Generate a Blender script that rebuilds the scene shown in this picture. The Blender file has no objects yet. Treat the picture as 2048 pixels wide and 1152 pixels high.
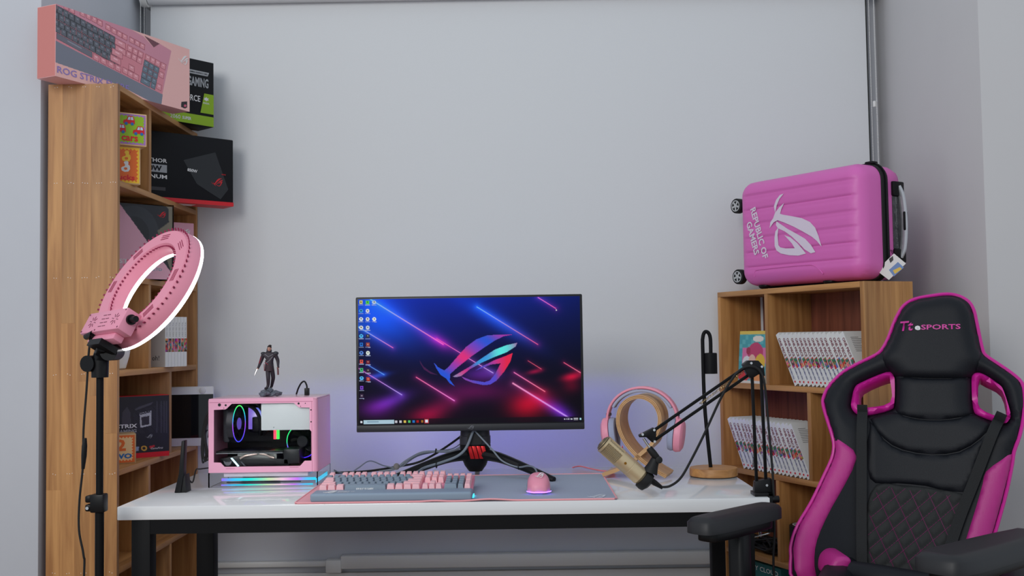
import bpy, bmesh, math, random
import numpy as np
from mathutils import Matrix, Vector
from mathutils.geometry import delaunay_2d_cdt
random.seed(7); np.random.seed(7)
scn = bpy.context.scene
COL = scn.collection
PI = math.pi

# ------------------------------------------------------------------ camera
F_PX, CAM = 2130.82, Vector((0.2057, -2.7171, 1.1616))
YAW, PITCH, ROLL = -0.0076, 0.0474, -0.0151
_f = Vector((math.sin(YAW)*math.cos(PITCH), math.cos(YAW)*math.cos(PITCH), math.sin(PITCH)))
_r = Vector((math.cos(YAW), -math.sin(YAW), 0)); _u = _r.cross(_f)
CR = math.cos(ROLL)*_r + math.sin(ROLL)*_u
CU = -math.sin(ROLL)*_r + math.cos(ROLL)*_u
CF = _f
cd = bpy.data.cameras.new('camera'); cam = bpy.data.objects.new('camera', cd); COL.objects.link(cam)
cd.sensor_width = 36; cd.lens = F_PX*36/2048; cd.clip_start = .05
cam.matrix_world = Matrix(((CR.x, CU.x, -CF.x, CAM.x), (CR.y, CU.y, -CF.y, CAM.y), (CR.z, CU.z, -CF.z, CAM.z), (0, 0, 0, 1)))
scn.camera = cam

# ------------------------------------------------------------------ world, window light, exposure
wd = bpy.data.worlds.new('world'); scn.world = wd; wd.use_nodes = True
wd.node_tree.nodes['Background'].inputs[0].default_value = (.80, .90, 1.0, 1)
wd.node_tree.nodes['Background'].inputs[1].default_value = .63
def area(name, loc, target, sx, sy, power, color):
    l = bpy.data.lights.new(name, 'AREA'); l.shape = 'RECTANGLE'; l.size = sx; l.size_y = sy; l.energy = power; l.color = color
    o = bpy.data.objects.new(name, l); COL.objects.link(o); o.location = loc
    o.rotation_euler = (Vector(target)-Vector(loc)).to_track_quat('-Z', 'Y').to_euler(); return o
area('window_daylight', (-1.7, -4.4, 2.9), (0.1, 1.0, 1.3), 1.8, 1.8, 92, (1.0, .985, .96))
vs = scn.view_settings
vs.view_transform = 'Standard'; vs.look = 'None'; vs.gamma = 1; vs.exposure = 0.0; vs.use_curve_mapping = False

# ------------------------------------------------------------------ helpers
def un(x, y, Y=None, Z=None, X=None, plane=None):
    """photo pixel (2048x1152) -> the world point on a plane of known depth / height / side"""
    d = CR*((x-1024)/F_PX) - CU*((y-576)/F_PX) + CF
    if plane: p, n = plane; t = (p-CAM).dot(n)/d.dot(n)
    elif Y is not None: t = (Y-CAM.y)/d.y
    elif Z is not None: t = (Z-CAM.z)/d.z
    else: t = (X-CAM.x)/d.x
    return CAM + d*t
def lin(c):
    c = c/255.0
    return c/12.92 if c <= .04045 else ((c+.055)/1.055)**2.4
def S(r, g, b, k=1.0): return (min(1, lin(r)*k), min(1, lin(g)*k), min(1, lin(b)*k), 1)
def nlin(a):
    a = np.clip(a/255.0, 0, 1); return np.where(a <= .04045, a/12.92, ((a+.055)/1.055)**2.4)
def mat(name, col, rough=.5, metal=0, emit=None, es=0, trans=0, spec=None, noise=0, nscale=30, bump=0, bscale=200, coat=0, ior=1.45):
    m = bpy.data.materials.new(name); m.use_nodes = True; nt = m.node_tree; b = nt.nodes['Principled BSDF']
    b.inputs['Base Color'].default_value = col; b.inputs['Roughness'].default_value = rough; b.inputs['Metallic'].default_value = metal
    b.inputs['IOR'].default_value = ior; b.inputs['Transmission Weight'].default_value = trans; b.inputs['Coat Weight'].default_value = coat
    if spec is not None: b.inputs['Specular IOR Level'].default_value = spec
    if emit: b.inputs['Emission Color'].default_value = emit; b.inputs['Emission Strength'].default_value = es
    tc = nt.nodes.new('ShaderNodeTexCoord')
    if noise:
        n = nt.nodes.new('ShaderNodeTexNoise'); n.inputs['Scale'].default_value = nscale; n.inputs['Detail'].default_value = 4
        nt.links.new(tc.outputs['Object'], n.inputs['Vector'])
        mx = nt.nodes.new('ShaderNodeMix'); mx.data_type = 'RGBA'
        mx.inputs[6].default_value = tuple(c*(1-noise) for c in col[:3])+(1,); mx.inputs[7].default_value = tuple(min(1, c*(1+noise)) for c in col[:3])+(1,)
        nt.links.new(n.outputs['Fac'], mx.inputs[0]); nt.links.new(mx.outputs[2], b.inputs['Base Color'])
    if bump:
        n = nt.nodes.new('ShaderNodeTexNoise'); n.inputs['Scale'].default_value = bscale; n.inputs['Detail'].default_value = 3
        nt.links.new(tc.outputs['Object'], n.inputs['Vector'])
        bp = nt.nodes.new('ShaderNodeBump'); bp.inputs['Strength'].default_value = bump; bp.inputs['Distance'].default_value = .002
        nt.links.new(n.outputs['Fac'], bp.inputs['Height']); nt.links.new(bp.outputs['Normal'], b.inputs['Normal'])
    return m
def wood(name, c1, c2, axis='Z', rough=.45, sc=1.0):
    m = bpy.data.materials.new(name); m.use_nodes = True; nt = m.node_tree; b = nt.nodes['Principled BSDF']
    b.inputs['Roughness'].default_value = rough
    tc = nt.nodes.new('ShaderNodeTexCoord'); mp = nt.nodes.new('ShaderNodeMapping')
    s = {'Z': (38, 38, 2.2), 'Y': (38, 2.2, 38), 'X': (2.2, 38, 38)}[axis]
    mp.inputs['Scale'].default_value = tuple(v*sc for v in s)
    oi = nt.nodes.new('ShaderNodeObjectInfo')
    ad = nt.nodes.new('ShaderNodeVectorMath'); ad.operation = 'SCALE'; cmb = nt.nodes.new('ShaderNodeCombineXYZ')
    nt.links.new(tc.outputs['Object'], mp.inputs['Vector'])
    for i in range(3): nt.links.new(oi.outputs['Random'], cmb.inputs[i])
    ad.inputs['Scale'].default_value = 40; nt.links.new(cmb.outputs[0], ad.inputs[0])
    a2 = nt.nodes.new('ShaderNodeVectorMath'); nt.links.new(mp.outputs[0], a2.inputs[0]); nt.links.new(ad.outputs[0], a2.inputs[1])
    n = nt.nodes.new('ShaderNodeTexNoise'); n.inputs['Scale'].default_value = 1; n.inputs['Detail'].default_value = 7; n.inputs['Distortion'].default_value = .9
    nt.links.new(a2.outputs[0], n.inputs['Vector'])
    rp = nt.nodes.new('ShaderNodeValToRGB'); rp.color_ramp.elements[0].position = .3; rp.color_ramp.elements[1].position = .68
    rp.color_ramp.elements[0].color = c2; rp.color_ramp.elements[1].color = c1
    nt.links.new(n.outputs['Fac'], rp.inputs[0])
    hv = nt.nodes.new('ShaderNodeHueSaturation'); mr = nt.nodes.new('ShaderNodeMapRange'); mr.inputs[3].default_value = .82; mr.inputs[4].default_value = 1.12
    nt.links.new(oi.outputs['Random'], mr.inputs[0]); nt.links.new(mr.outputs[0], hv.inputs['Value']); nt.links.new(rp.outputs[0], hv.inputs['Color'])
    nt.links.new(hv.outputs[0], b.inputs['Base Color'])
    bp = nt.nodes.new('ShaderNodeBump'); bp.inputs['Strength'].default_value = .15; bp.inputs['Distance'].default_value = .001
    nt.links.new(n.outputs['Fac'], bp.inputs['Height']); nt.links.new(bp.outputs['Normal'], b.inputs['Normal'])
    return m
def printmat(name, emit=0, rough=.45):
    m = bpy.data.materials.new(name); m.use_nodes = True; nt = m.node_tree; b = nt.nodes['Principled BSDF']
    a = nt.nodes.new('ShaderNodeAttribute'); a.attribute_name = 'Col'; b.inputs['Roughness'].default_value = rough
    if emit:
        b.inputs['Base Color'].default_value = (.004, .004, .004, 1); b.inputs['Roughness'].default_value = .3; b.inputs['Specular IOR Level'].default_value = .06
        nt.links.new(a.outputs['Color'], b.inputs['Emission Color']); b.inputs['Emission Strength'].default_value = emit
    else: nt.links.new(a.outputs['Color'], b.inputs['Base Color'])
    return m

WM = {}
def thing(name, label, cat, loc=(0, 0, 0), rotz=0, group=None, M=None, kind=None):
    o = bpy.data.objects.new(name, None); COL.objects.link(o); o.empty_display_size = .02
    m = M if M is not None else Matrix.Translation(Vector(loc)) @ Matrix.Rotation(rotz, 4, 'Z')
    o.matrix_basis = m; WM[o.name] = m.copy()
    if label: o['label'] = label
    if cat: o['category'] = cat
    if group: o['group'] = group
    if kind: o['kind'] = kind
    return o
def tag(o, label, cat, group=None, kind=None):
    if label: o['label'] = label
    if cat: o['category'] = cat
    if group: o['group'] = group
    if kind: o['kind'] = kind
    return o
def wm(o):
    return WM.get(o.name, Matrix.Identity(4)) if o else Matrix.Identity(4)
def link(name, me, parent=None):
    o = bpy.data.objects.new(name, me); COL.objects.link(o)
    if parent: o.parent = parent
    WM[o.name] = wm(parent).copy()
    return o
def frame(O, r, u):
    r = Vector(r).normalized(); u = Vector(u).normalized(); n = r.cross(u); O = Vector(O)
    return Matrix(((r.x, u.x, n.x, O.x), (r.y, u.y, n.y, O.y), (r.z, u.z, n.z, O.z), (0, 0, 0, 1)))
def smooth_path(pts, n=8, closed=False):
    P = [Vector(p) for p in pts]; out = []; N = len(P)
    for i in range(N if closed else N-1):
        if closed: a, b, c, d = P[i-1], P[i], P[(i+1) % N], P[(i+2) % N]
        else: a, b, c, d = P[max(i-1, 0)], P[i], P[i+1], P[min(i+2, N-1)]
        for k in range(n):
            t = k/n
            out.append(.5*((2*b)+(c-a)*t+(2*a-5*b+4*c-d)*t*t+(3*b-a-3*c+d)*t*t*t))
    if not closed: out.append(P[-1])
    return out
def rrect(w, h, r, n=5, cx=0, cy=0):
    o = []
    for (sx, sy, a0) in ((1, 1, 0), (-1, 1, 90), (-1, -1, 180), (1, -1, 270)):
        for k in range(n+1):
            a = math.radians(a0+90*k/n); o.append((cx+sx*(w/2-r)+r*math.cos(a), cy+sy*(h/2-r)+r*math.sin(a)))
    return o
class MB:
    def __init__(s): s.v = []; s.f = []
    def add(s, vs, fs, M=None):
        b = len(s.v); s.v += [(M @ Vector(p)) if M is not None else Vector(p) for p in vs]; s.f += [tuple(i+b for i in f) for f in fs]; return s
    def box(s, x0, x1, y0, y1, z0, z1, M=None):
        return s.add([(x, y, z) for x in (x0, x1) for y in (y0, y1) for z in (z0, z1)],
                     [(0, 1, 3, 2), (4, 6, 7, 5), (0, 4, 5, 1), (2, 3, 7, 6), (0, 2, 6, 4), (1, 5, 7, 3)], M)
    def prism(s, poly, h0, h1, M=None):
        n = len(poly); a = sum(poly[i][0]*poly[(i+1) % n][1]-poly[(i+1) % n][0]*poly[i][1] for i in range(n))
        if a < 0: poly = poly[::-1]
        vs = [(x, y, h0) for x, y in poly]+[(x, y, h1) for x, y in poly]
        fs = [tuple(range(n-1, -1, -1)), tuple(range(n, 2*n))]+[(i, (i+1) % n, n+(i+1) % n, n+i) for i in range(n)]
        return s.add(vs, fs, M)
    def tube(s, pts, r, n=8, closed=False, rs=None, M=None, sq=None):
        P = [Vector(p) for p in pts]; N = len(P); vs = []; fs = []; prev = None
        for i, p in enumerate(P):
            if closed: t = P[(i+1) % N]-P[i-1]
            else: t = P[min(i+1, N-1)]-P[max(i-1, 0)]
            t.normalize()
            if prev is None: up = Vector((0, 0, 1)) if abs(t.z) < .9 else Vector((0, 1, 0)); x = up.cross(t).normalized()
            else: x = (prev-t*prev.dot(t)).normalized()
            prev = x; y = t.cross(x); rr = rs[i] if rs else r
            for k in range(n):
                a = 2*PI*k/n
                if sq: vs.append(p+x*sq[0]*math.cos(a)+y*sq[1]*math.sin(a))
                else: vs.append(p+x*rr*math.cos(a)+y*rr*math.sin(a))
        for i in range(N if closed else N-1):
            j = (i+1) % N
            for k in range(n): l = (k+1) % n; fs.append((i*n+k, i*n+l, j*n+l, j*n+k))
        if not closed: fs += [tuple(range(n-1, -1, -1)), tuple((N-1)*n+k for k in range(n))]
        return s.add(vs, fs, M)
    def cyl(s, p0, p1, r0, r1=None, n=16): 
        return s.tube([p0, p1], r0, n, rs=[r0, r0 if r1 is None else r1])
    def lathe(s, prof, n=24, M=None):
        vs = []; fs = []; N = len(prof)
        for (r, z) in prof:
            for k in range(n): a = 2*PI*k/n; vs.append((r*math.cos(a), r*math.sin(a), z))
        for i in range(N-1):
            for k in range(n): l = (k+1) % n; fs.append((i*n+k, i*n+l, (i+1)*n+l, (i+1)*n+k))
        fs += [tuple(range(n-1, -1, -1)), tuple((N-1)*n+k for k in range(n))]
        return s.add(vs, fs, M)
    def mesh(s, name, m, bevel=0, seg=2, smooth=True, ang=35):
        me = bpy.data.meshes.new(name); me.from_pydata([tuple(v) for v in s.v], [], s.f)
        if bevel:
            bm = bmesh.new(); bm.from_mesh(me)
            es = [e for e in bm.edges if len(e.link_faces) == 2 and e.calc_face_angle(0) > .5]
            bmesh.ops.bevel(bm, geom=es, offset=bevel, segments=seg, affect='EDGES', profile=.5, clamp_overlap=True)
            bm.to_mesh(me); bm.free()
        if smooth:
            me.polygons.foreach_set('use_smooth', [True]*len(me.polygons)); me.set_sharp_from_angle(angle=math.radians(ang))
        me.materials.append(m); return me
    def build(s, name, m, parent=None, world=False, **k):
        if world and parent:
            I = wm(parent).inverted(); s.v = [I @ v for v in s.v]
        return link(name, s.mesh(name, m, **k), parent)
def part(name, m, parent, fn, world=False, **k):
    b = MB(); fn(b); return b.build(name, m, parent, world, **k)
def bx(name, m, parent, x0, x1, y0, y1, z0, z1, bevel=0, world=False, **k):
    return MB().box(x0, x1, y0, y1, z0, z1).build(name, m, parent, world, bevel=bevel, **k)

_tc = {}
def text_mesh(s, m, w, h=None, bold=0, shear=0, depth=.0004, key=None):
    cu = bpy.data.curves.new('lettering', 'FONT'); cu.body = s; cu.offset = bold; cu.shear = shear; cu.extrude = 0; cu.resolution_u = 2; cu.fill_mode = 'FRONT'
    o = bpy.data.objects.new('lettering', cu); me = bpy.data.meshes.new_from_object(o); bpy.data.objects.remove(o)
    co = np.array([v.co[:] for v in me.vertices]); mn, mx = co.min(0), co.max(0)
    sx = w/(mx[0]-mn[0]); sy = (h/(mx[1]-mn[1])) if h else sx
    co[:, 0] = (co[:, 0]-(mn[0]+mx[0])/2)*sx; co[:, 1] = (co[:, 1]-(mn[1]+mx[1])/2)*sy; co[:, 2] = depth
    me.vertices.foreach_set('co', co.ravel()); me.materials.clear(); me.materials.append(m); me.name = 'lettering'; return me
def text(s, m, parent, M, w, h=None, name='lettering', **k):
    """flat lettering, centred on M's origin, in M's xy plane (M in the parent's space)"""
    me = text_mesh(s, m, w, h, **k); me.transform(M); return link(name, me, parent)
def flat(name, m, parent, polys, M, d0=.0002, d1=.0008):
    b = MB()
    for p in polys: b.prism(p, d0, d1, M)
    return b.build(name, m, parent, smooth=False)
# eye-shaped emblem, traced once, unit width, y up
_lg = [[(790,640),(850,570),(930,480),(1010,420),(1090,390),(1180,382),(1300,380),(1220,395),(1150,430),(1060,490),(960,560),(860,640),(805,690),(803,735),(840,785),(800,760),(775,725),(730,695),(700,645),(680,600),(715,638),(760,662)],
       [(825,710),(960,630),(1060,560),(1150,500),(1240,465),(1325,445),(1310,475),(1240,520),(1150,555),(1050,600),(960,650),(890,705),(850,714)],
       [(890,708),(960,735),(1070,752),(1110,738),(1150,690),(1195,605),(1120,615),(1000,662),(1060,625),(1150,580),(1230,550),(1288,525),(1270,590),(1220,670),(1160,740),(1110,770),(1060,775),(980,758),(920,735)],
       [(570,580),(600,630),(650,670),(712,698),(655,688),(605,655),(578,610)]]
LOGO = [[((x-570)/755-.5, (582-y)/755) for x, y in p] for p in _lg]
def grow_poly(p, g):
    n = len(p); a = sum(p[i][0]*p[(i+1) % n][1]-p[(i+1) % n][0]*p[i][1] for i in range(n)); s = 1 if a > 0 else -1; o = []
    for i in range(n):
        (x0, y0), (x1, y1), (x2, y2) = p[i-1], p[i], p[(i+1) % n]; dx, dy = x2-x0, y2-y0; l = math.hypot(dx, dy) or 1
        o.append((x1+s*dy/l*g, y1-s*dx/l*g))
    return o
def logo(m, parent, M, w, h=None, name='logo', grow=0):
    k = (h/w/.536) if h else 1
    return flat(name, m, parent, [grow_poly([(x*w, y*w*k) for x, y in p], grow) for p in LOGO], M)
def homog(src, dst):
    A = []; b = []
    for (x, y), (u, v) in zip(src, dst):
        A += [[x, y, 1, 0, 0, 0, -u*x, -u*y], [0, 0, 0, x, y, 1, -v*x, -v*y]]; b += [u, v]
    h = np.linalg.solve(np.array(A, float), np.array(b, float)); return np.append(h, 1).reshape(3, 3)
def print_grid(name, m, parent, M, w, h, nx, ny, fn):
    """flat printed sheet w x h in M's xy plane; fn(u, v) -> sRGB 0..255 array, v from the top"""
    u, v = np.meshgrid(np.linspace(0, 1, nx+1), np.linspace(0, 1, ny+1)); u = u.ravel(); v = v.ravel()
    co = np.stack([u*w, (1-v)*h, np.zeros_like(u)], 1)
    i = np.arange(nx*ny); a = (i//nx)*(nx+1)+i % nx
    fc = np.stack([a, a+nx+1, a+nx+2, a+1], 1)
    me = bpy.data.meshes.new(name); me.vertices.add(len(co)); me.vertices.foreach_set('co', co.ravel())
    me.loops.add(nx*ny*4); me.loops.foreach_set('vertex_index', fc.ravel().astype(np.int32)); me.polygons.add(nx*ny); me.polygons.foreach_set('loop_start', np.arange(0, nx*ny*4, 4).astype(np.int32))
    me.update(calc_edges=True); me.validate()
    c = np.ones((len(co), 4)); c[:, :3] = nlin(fn(u, v))
    at = me.color_attributes.new('Col', 'FLOAT_COLOR', 'POINT'); at.data.foreach_set('color', c.ravel().astype(np.float32))
    me.transform(M); me.materials.append(m); return link(name, me, parent)
def inpoly(x, y, poly):
    r = np.zeros(x.shape, bool); n = len(poly)
    for i in range(n):
        (x1, y1), (x2, y2) = poly[i], poly[(i+1) % n]
        if y1 == y2: continue
        c = ((y1 > y) != (y2 > y)) & (x < (x2-x1)*(y-y1)/(y2-y1)+x1); r ^= c
    return r
def segd(x, y, a, b):
    ax, ay = a; dx, dy = b[0]-ax, b[1]-ay; t = np.clip(((x-ax)*dx+(y-ay)*dy)/(dx*dx+dy*dy), 0, 1)
    return np.hypot(x-ax-t*dx, y-ay-t*dy), t
def pillow(poly, holes=(), h=.02, r=.03, grid=.012, back=-.02, M=None, fn=None, base=None):
    """padded panel: front bulges by h within distance r of the border; straight sides back to depth 'back'"""
    loops = [list(poly)]+[list(q) for q in holes]; vs = []; ed = []
    for lp in loops:
        b = len(vs); vs += lp; ed += [(b+i, b+(i+1) % len(lp)) for i in range(len(lp))]
    P = np.array(poly); x0, y0 = P.min(0); x1, y1 = P.max(0)
    gx, gy = np.meshgrid(np.arange(x0+grid*.3, x1, grid), np.arange(y0+grid*.3, y1, grid)); gx = gx.ravel(); gy = gy.ravel()
    def inside(x, y):
        k = inpoly(x, y, poly)
        for q in holes: k &= ~inpoly(x, y, q)
        return k
    def bd(x, y):
        d = np.full(x.shape, 1e9)
        for lp in loops:
            for i in range(len(lp)): d = np.minimum(d, segd(x, y, lp[i], lp[(i+1) % len(lp)])[0])
        return d
    k = inside(gx, gy); gx = gx[k]; gy = gy[k]; k = bd(gx, gy) > grid*.45; gx = gx[k]; gy = gy[k]
    allv = [Vector((float(a), float(b))) for a, b in vs]+[Vector((float(a), float(b))) for a, b in zip(gx, gy)]
    ov, oe, of, _, _, _ = delaunay_2d_cdt(allv, ed, [], 0, 1e-6)
    X = np.array([v.x for v in ov]); Y = np.array([v.y for v in ov]); tr = np.array(of)
    cx = X[tr].mean(1); cy = Y[tr].mean(1); tr = tr[inside(cx, cy)]
    d = np.clip(bd(X, Y)/r, 0, 1); Z = h*np.sqrt(np.clip(1-(1-d)**2, 0, 1))
    if fn is not None: Z = Z+fn(X, Y)*np.clip(d*2, 0, 1)
    B0 = base(X, Y) if base is not None else np.zeros(len(X)); Z = Z+B0
    b = MB(); n = len(X)
    V = [(X[i], Y[i], Z[i]) for i in range(n)]+[(X[i], Y[i], back+B0[i]) for i in range(n)]
    Fs = [tuple(int(q) for q in t) for t in tr]
    cnt = {}
    for t in Fs:
        for i in range(3): cnt[(t[i], t[(i+1) % 3])] = 1
    Bk = [tuple(q+n for q in reversed(t)) for t in Fs]
    Sd = [(b_, a_, a_+n, b_+n) for (a_, b_) in cnt if (b_, a_) not in cnt]
    b.add(V, Fs+Bk+Sd, M); return b
def copy_tree(o, parent=None):
    c = o.copy(); COL.objects.link(c); c.parent = parent
    for ch in list(o.children): copy_tree(ch, c)
    return c

# ------------------------------------------------------------------ materials
M_wall = mat('wall_paint', S(198, 200, 206), .85, noise=.025, nscale=6, bump=.08, bscale=90)
M_side = mat('wall_paint_side', S(202, 200, 201), .85, noise=.02, nscale=6, bump=.08, bscale=90)
M_blind = mat('blind_fabric', S(222, 224, 226), .9, noise=.02, nscale=300, bump=.12, bscale=900)
M_floor = mat('floor_tile', S(122, 88, 68), .5, noise=.06, nscale=4)
M_white = mat('white_laminate', S(232, 233, 234), .09, noise=.01, nscale=8)
M_black = mat('black_powder_coat', S(12, 12, 14), .55, spec=.2, bump=.1, bscale=600)
M_blackp = mat('black_plastic', S(15, 15, 17), .4, spec=.3)
M_blackr = mat('black_rubber', S(17, 17, 18), .6)
M_darkwin = mat('dark_window_frame', S(96, 98, 96), .5)
M_wplastic = mat('white_plastic', S(225, 225, 222), .35)
M_chrome = mat('bright_metal', S(215, 215, 215), .22, 1)
W1, W2 = S(200, 146, 88), S(156, 104, 56)
M_woodZ = wood('rubberwood_upright', W1, W2, 'Z'); M_woodY = wood('rubberwood_board_y', W1, W2, 'Y'); M_woodX = wood('rubberwood_board_x', W1, W2, 'X')
M_ply = wood('red_plywood_back', S(140, 78, 56), S(104, 54, 38), 'Z', .6)
M_birch = wood('birch_ply', S(222, 176, 124), S(196, 148, 98), 'X', .4, .5)
M_birche = wood('birch_ply_edge', S(190, 138, 84), S(120, 78, 44), 'X', .6, 3)
M_print = printmat('printed_card'); M_printg = printmat('printed_gloss', 0, .25)
M_paper = mat('white_paper', S(226, 226, 224), .6); M_cream = mat('page_edges', S(205, 200, 188), .8)
M_cardb = mat('black_card', S(21, 22, 26), .5, spec=.22, noise=.1, nscale=60)
M_pinkc = mat('pink_card', S(232, 172, 172), .45, noise=.02, nscale=20)
M_ink = mat('white_ink', S(235, 235, 235), .5); M_inkd = mat('dark_ink', S(60, 58, 62), .6)
M_red = mat('red_ink', S(214, 28, 40), .45); M_green = mat('green_ink', S(150, 190, 30), .45); M_blue = mat('blue_ink', S(40, 110, 180), .5)
M_orange = mat('orange_ink', S(232, 110, 40), .5); M_grey = mat('silver_ink', S(165, 168, 172), .4); M_purple = mat('lilac_ink', S(150, 130, 200), .5)
M_teal = mat('teal_ink', S(90, 165, 175), .5)
M_pink = mat('pink_enamel', S(240, 172, 198), .32, noise=.015, nscale=10)
M_pinkm = mat('pink_abs', S(236, 150, 172), .4); M_pinkk = mat('pink_keycap', S(250, 192, 198), .5)
M_slate = mat('slate_keycap', S(134, 149, 164), .5); M_slatec = mat('slate_cloth', S(162, 172, 190), .9, noise=.06, nscale=500, bump=.15, bscale=1500)
M_cable = mat('grey_cable', S(120, 128, 138), .5)
M_suit = mat('pink_luggage_shell', S(222, 110, 188), .42, bump=.12, bscale=500)
M_lea = mat('black_leatherette', S(21, 23, 29), .5, spec=.3, bump=.25, bscale=700)
M_mag = mat('magenta_leatherette', S(184, 44, 132), .42, bump=.25, bscale=700)
M_magp = mat('magenta_plastic', S(206, 34, 150), .35)
M_gold = mat('champagne_metal', S(212, 190, 152), .38, .55); M_glass = mat('clear_acrylic', (.95, .97, .98, 1), .03, trans=1, ior=1.3)
M_film = mat('thin_clear_film', (.95, .97, .97, 1), .08, trans=1, ior=1.05)
M_tint = mat('smoked_glass', S(60, 60, 64), .03, trans=.85, ior=1.1)
def emat(name, c, s): return mat(name, (0.02, .02, .02, 1), .4, emit=c, es=s)
# ------------------------------------------------------------------ setting
XL, XR, YP, YB = -1.2175, 1.577, .425, 1.31
def struct(o, label=None): o['kind'] = 'structure'; return o
struct(bx('floor', M_floor, None, -3.4, 3.6, -3.6, 1.6, -.1, 0))
struct(bx('wall_left', M_wall, None, -3.4, XL, YP, 1.6, 0, 3.0, bevel=.004))
struct(bx('wall_right', M_side, None, XR, 3.6, YP-.01, 1.6, 0, 3.0, bevel=.004))
struct(bx('wall_back', M_wall, None, XL, XR, YB, 1.6, 0, 3.0))
wn = thing('window_1', None, None, (0, YB, .62), kind='structure')
wn['label'] = 'dark framed window hidden behind the pale roller blind'
for (a, b, c, d) in ((-1.186, -1.14, .62, 2.6), (1.492, 1.535, .62, 2.6), (-1.14, 1.492, 2.54, 2.6), (-1.14, 1.492, .62, .69), (.15, .2, .69, 2.54)):
    bx('window_frame', M_darkwin, wn, a, b, YB-.035, YB, c, d, bevel=.003, world=True)
for a, b in ((-1.14, .15), (.2, 1.492)): bx('window_pane', M_tint, wn, a, b, YB-.02, YB-.012, .69, 2.54, world=True)
# trunking under the desk
t1 = thing('trim_1', None, None, (0, YB, .3), kind='structure'); t1['label'] = 'pale plastic cable trunking along the wall under the desk'
bx('trunking', M_wplastic, t1, -.475, XR-.3, YB-.045, YB-.001, .318, .366, bevel=.004, world=True)
bx('trunking', M_wplastic, t1, -1.15, -.52, YB-.03, YB-.001, .325, .345, bevel=.003, world=True)
bx('junction_block', M_wplastic, t1, -.53, -.472, YB-.05, YB-.001, .305, .352, bevel=.004, world=True)
bx('trunking', M_wplastic, t1, XL+.05, XR-.05, YB-.02, YB-.001, .20, .30, bevel=.003, world=True)
# roller blind
rb = thing('roller_blind', 'pale grey roller blind hanging across the whole alcove', 'blind', (0.17, 1.2, 2.455))
bx('fabric', M_blind, rb, -1.168, 1.512, 1.2255, 1.227, .52, 2.455, world=True)
part('roller_tube', M_blind, rb, lambda b: b.cyl((-1.165, 1.2, 2.458), (1.512, 1.2, 2.458), .03, n=24), world=True)
bx('bottom_rail', M_wplastic, rb, -1.168, 1.512, 1.219, 1.233, .505, .528, bevel=.003, world=True)
for x in (-1.192, 1.516):
    part('bracket', M_wplastic, rb, lambda b: (b.cyl((x, 1.2, 2.458), (x+.024, 1.2, 2.458), .038, n=20), b.box(x, x+.01, 1.2, 1.275, 2.43, 2.53)), world=True, bevel=.002)
def chain(x, y0, y1, z0, z1):
    b = MB(); z = z1; i = 0
    while z > z0:
        for yy in (y0, y1):
            c = Vector((x+(yy-y0)*.1, yy, z)); r = .0026
            b.add([c+Vector((r, 0, 0)), c-Vector((r, 0, 0)), c+Vector((0, r, 0)), c-Vector((0, r, 0)), c+Vector((0, 0, r)), c-Vector((0, 0, r))],
                  [(0, 2, 4), (2, 1, 4), (1, 3, 4), (3, 0, 4), (2, 0, 5), (1, 2, 5), (3, 1, 5), (0, 3, 5)])
        z -= .0062
    for yy in (y0, y1): b.tube([(x+(yy-y0)*.1, yy, z0), (x+(yy-y0)*.1, yy, z1)], .0008, 5)
    o = b.build('bead_chain', M_wplastic, rb, world=True); o['kind'] = 'stuff'
chain(un(283, 30, Y=1.18).x, 1.17, 1.2, 1.4, 2.45); chain(un(1744, 200, Y=1.17).x, 1.12, 1.2, 1.33, 2.45)
pc = un(1749, 208, Y=1.12); part('chain_connector', M_wplastic, rb, lambda b: b.cyl((pc.x, 1.12, pc.z-.011), (pc.x, 1.12, pc.z+.011), .006, n=10), world=True, bevel=.002)

# ------------------------------------------------------------------ left bookshelf
bs = thing('bookshelf', 'tall wooden bookshelf with open compartments on the left side of the desk', 'bookshelf', (-1.0945, .827, 0))
x0, x1, ya, yb, T = -1.199, -.990, .433, 1.221, .018
cuts = [x0, -1.156, -1.115, -1.07, -1.025, x1]; tone = 0
for i in range(5):
    zs = [0]+sorted(random.uniform(.25, 1.75) for _ in range(2))+[1.943]
    if zs[2]-zs[1] < .3: zs.pop(1)
    for k in range(len(zs)-1):
        bx('plank', M_woodZ, bs, cuts[i], cuts[i+1], ya+.0003*((i+k) % 2), ya+T, zs[k], zs[k+1], bevel=.0002, world=True, seg=1)
bx('side_panel', M_woodZ, bs, x0, x1, yb-T, yb, 0, 1.943, bevel=.001, world=True)
bx('top_board', M_woodY, bs, x0, x1, ya+T, yb-T, 1.925, 1.943, bevel=.001, world=True)
SZ = [1.654, 1.371, 1.084, .7916, .503, .215]
for z in SZ: bx('shelf', M_woodY, bs, x0+.008, x1, ya+T, yb-T, z-T, z, bevel=.001, world=True)
for (y, z1_, z0_) in ((.705, 1.925, SZ[0]), (.914, SZ[0]-T, SZ[1]), (.703, SZ[1]-T, SZ[2]), (.907, SZ[2]-T, SZ[3]), (.700, SZ[3]-T, SZ[4]), (.907, SZ[4]-T, SZ[5])):
    bx('divider', M_woodZ, bs, x0+.008, x1-.001, y, y+.022, z0_, z1_, bevel=.001, world=True)
bx('back_panel', M_ply, bs, x0, x0+.008, ya+T, yb-T, 0, 1.925, world=True)
def nails(b):
    for z in [1.934]+[s-.009 for s in SZ]:
        for i in range(5):
            for k in range(random.choice((2, 2, 3))):
                x = x0+.02+i*.042+k*.0075; zz = z+random.uniform(-.002, .002)
                b.cyl((x, ya+.0008, zz), (x, ya-.0004, zz), .0011, n=6)
o = part('nail_heads', M_ink, bs, nails, world=True); o['kind'] = 'stuff'

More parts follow.
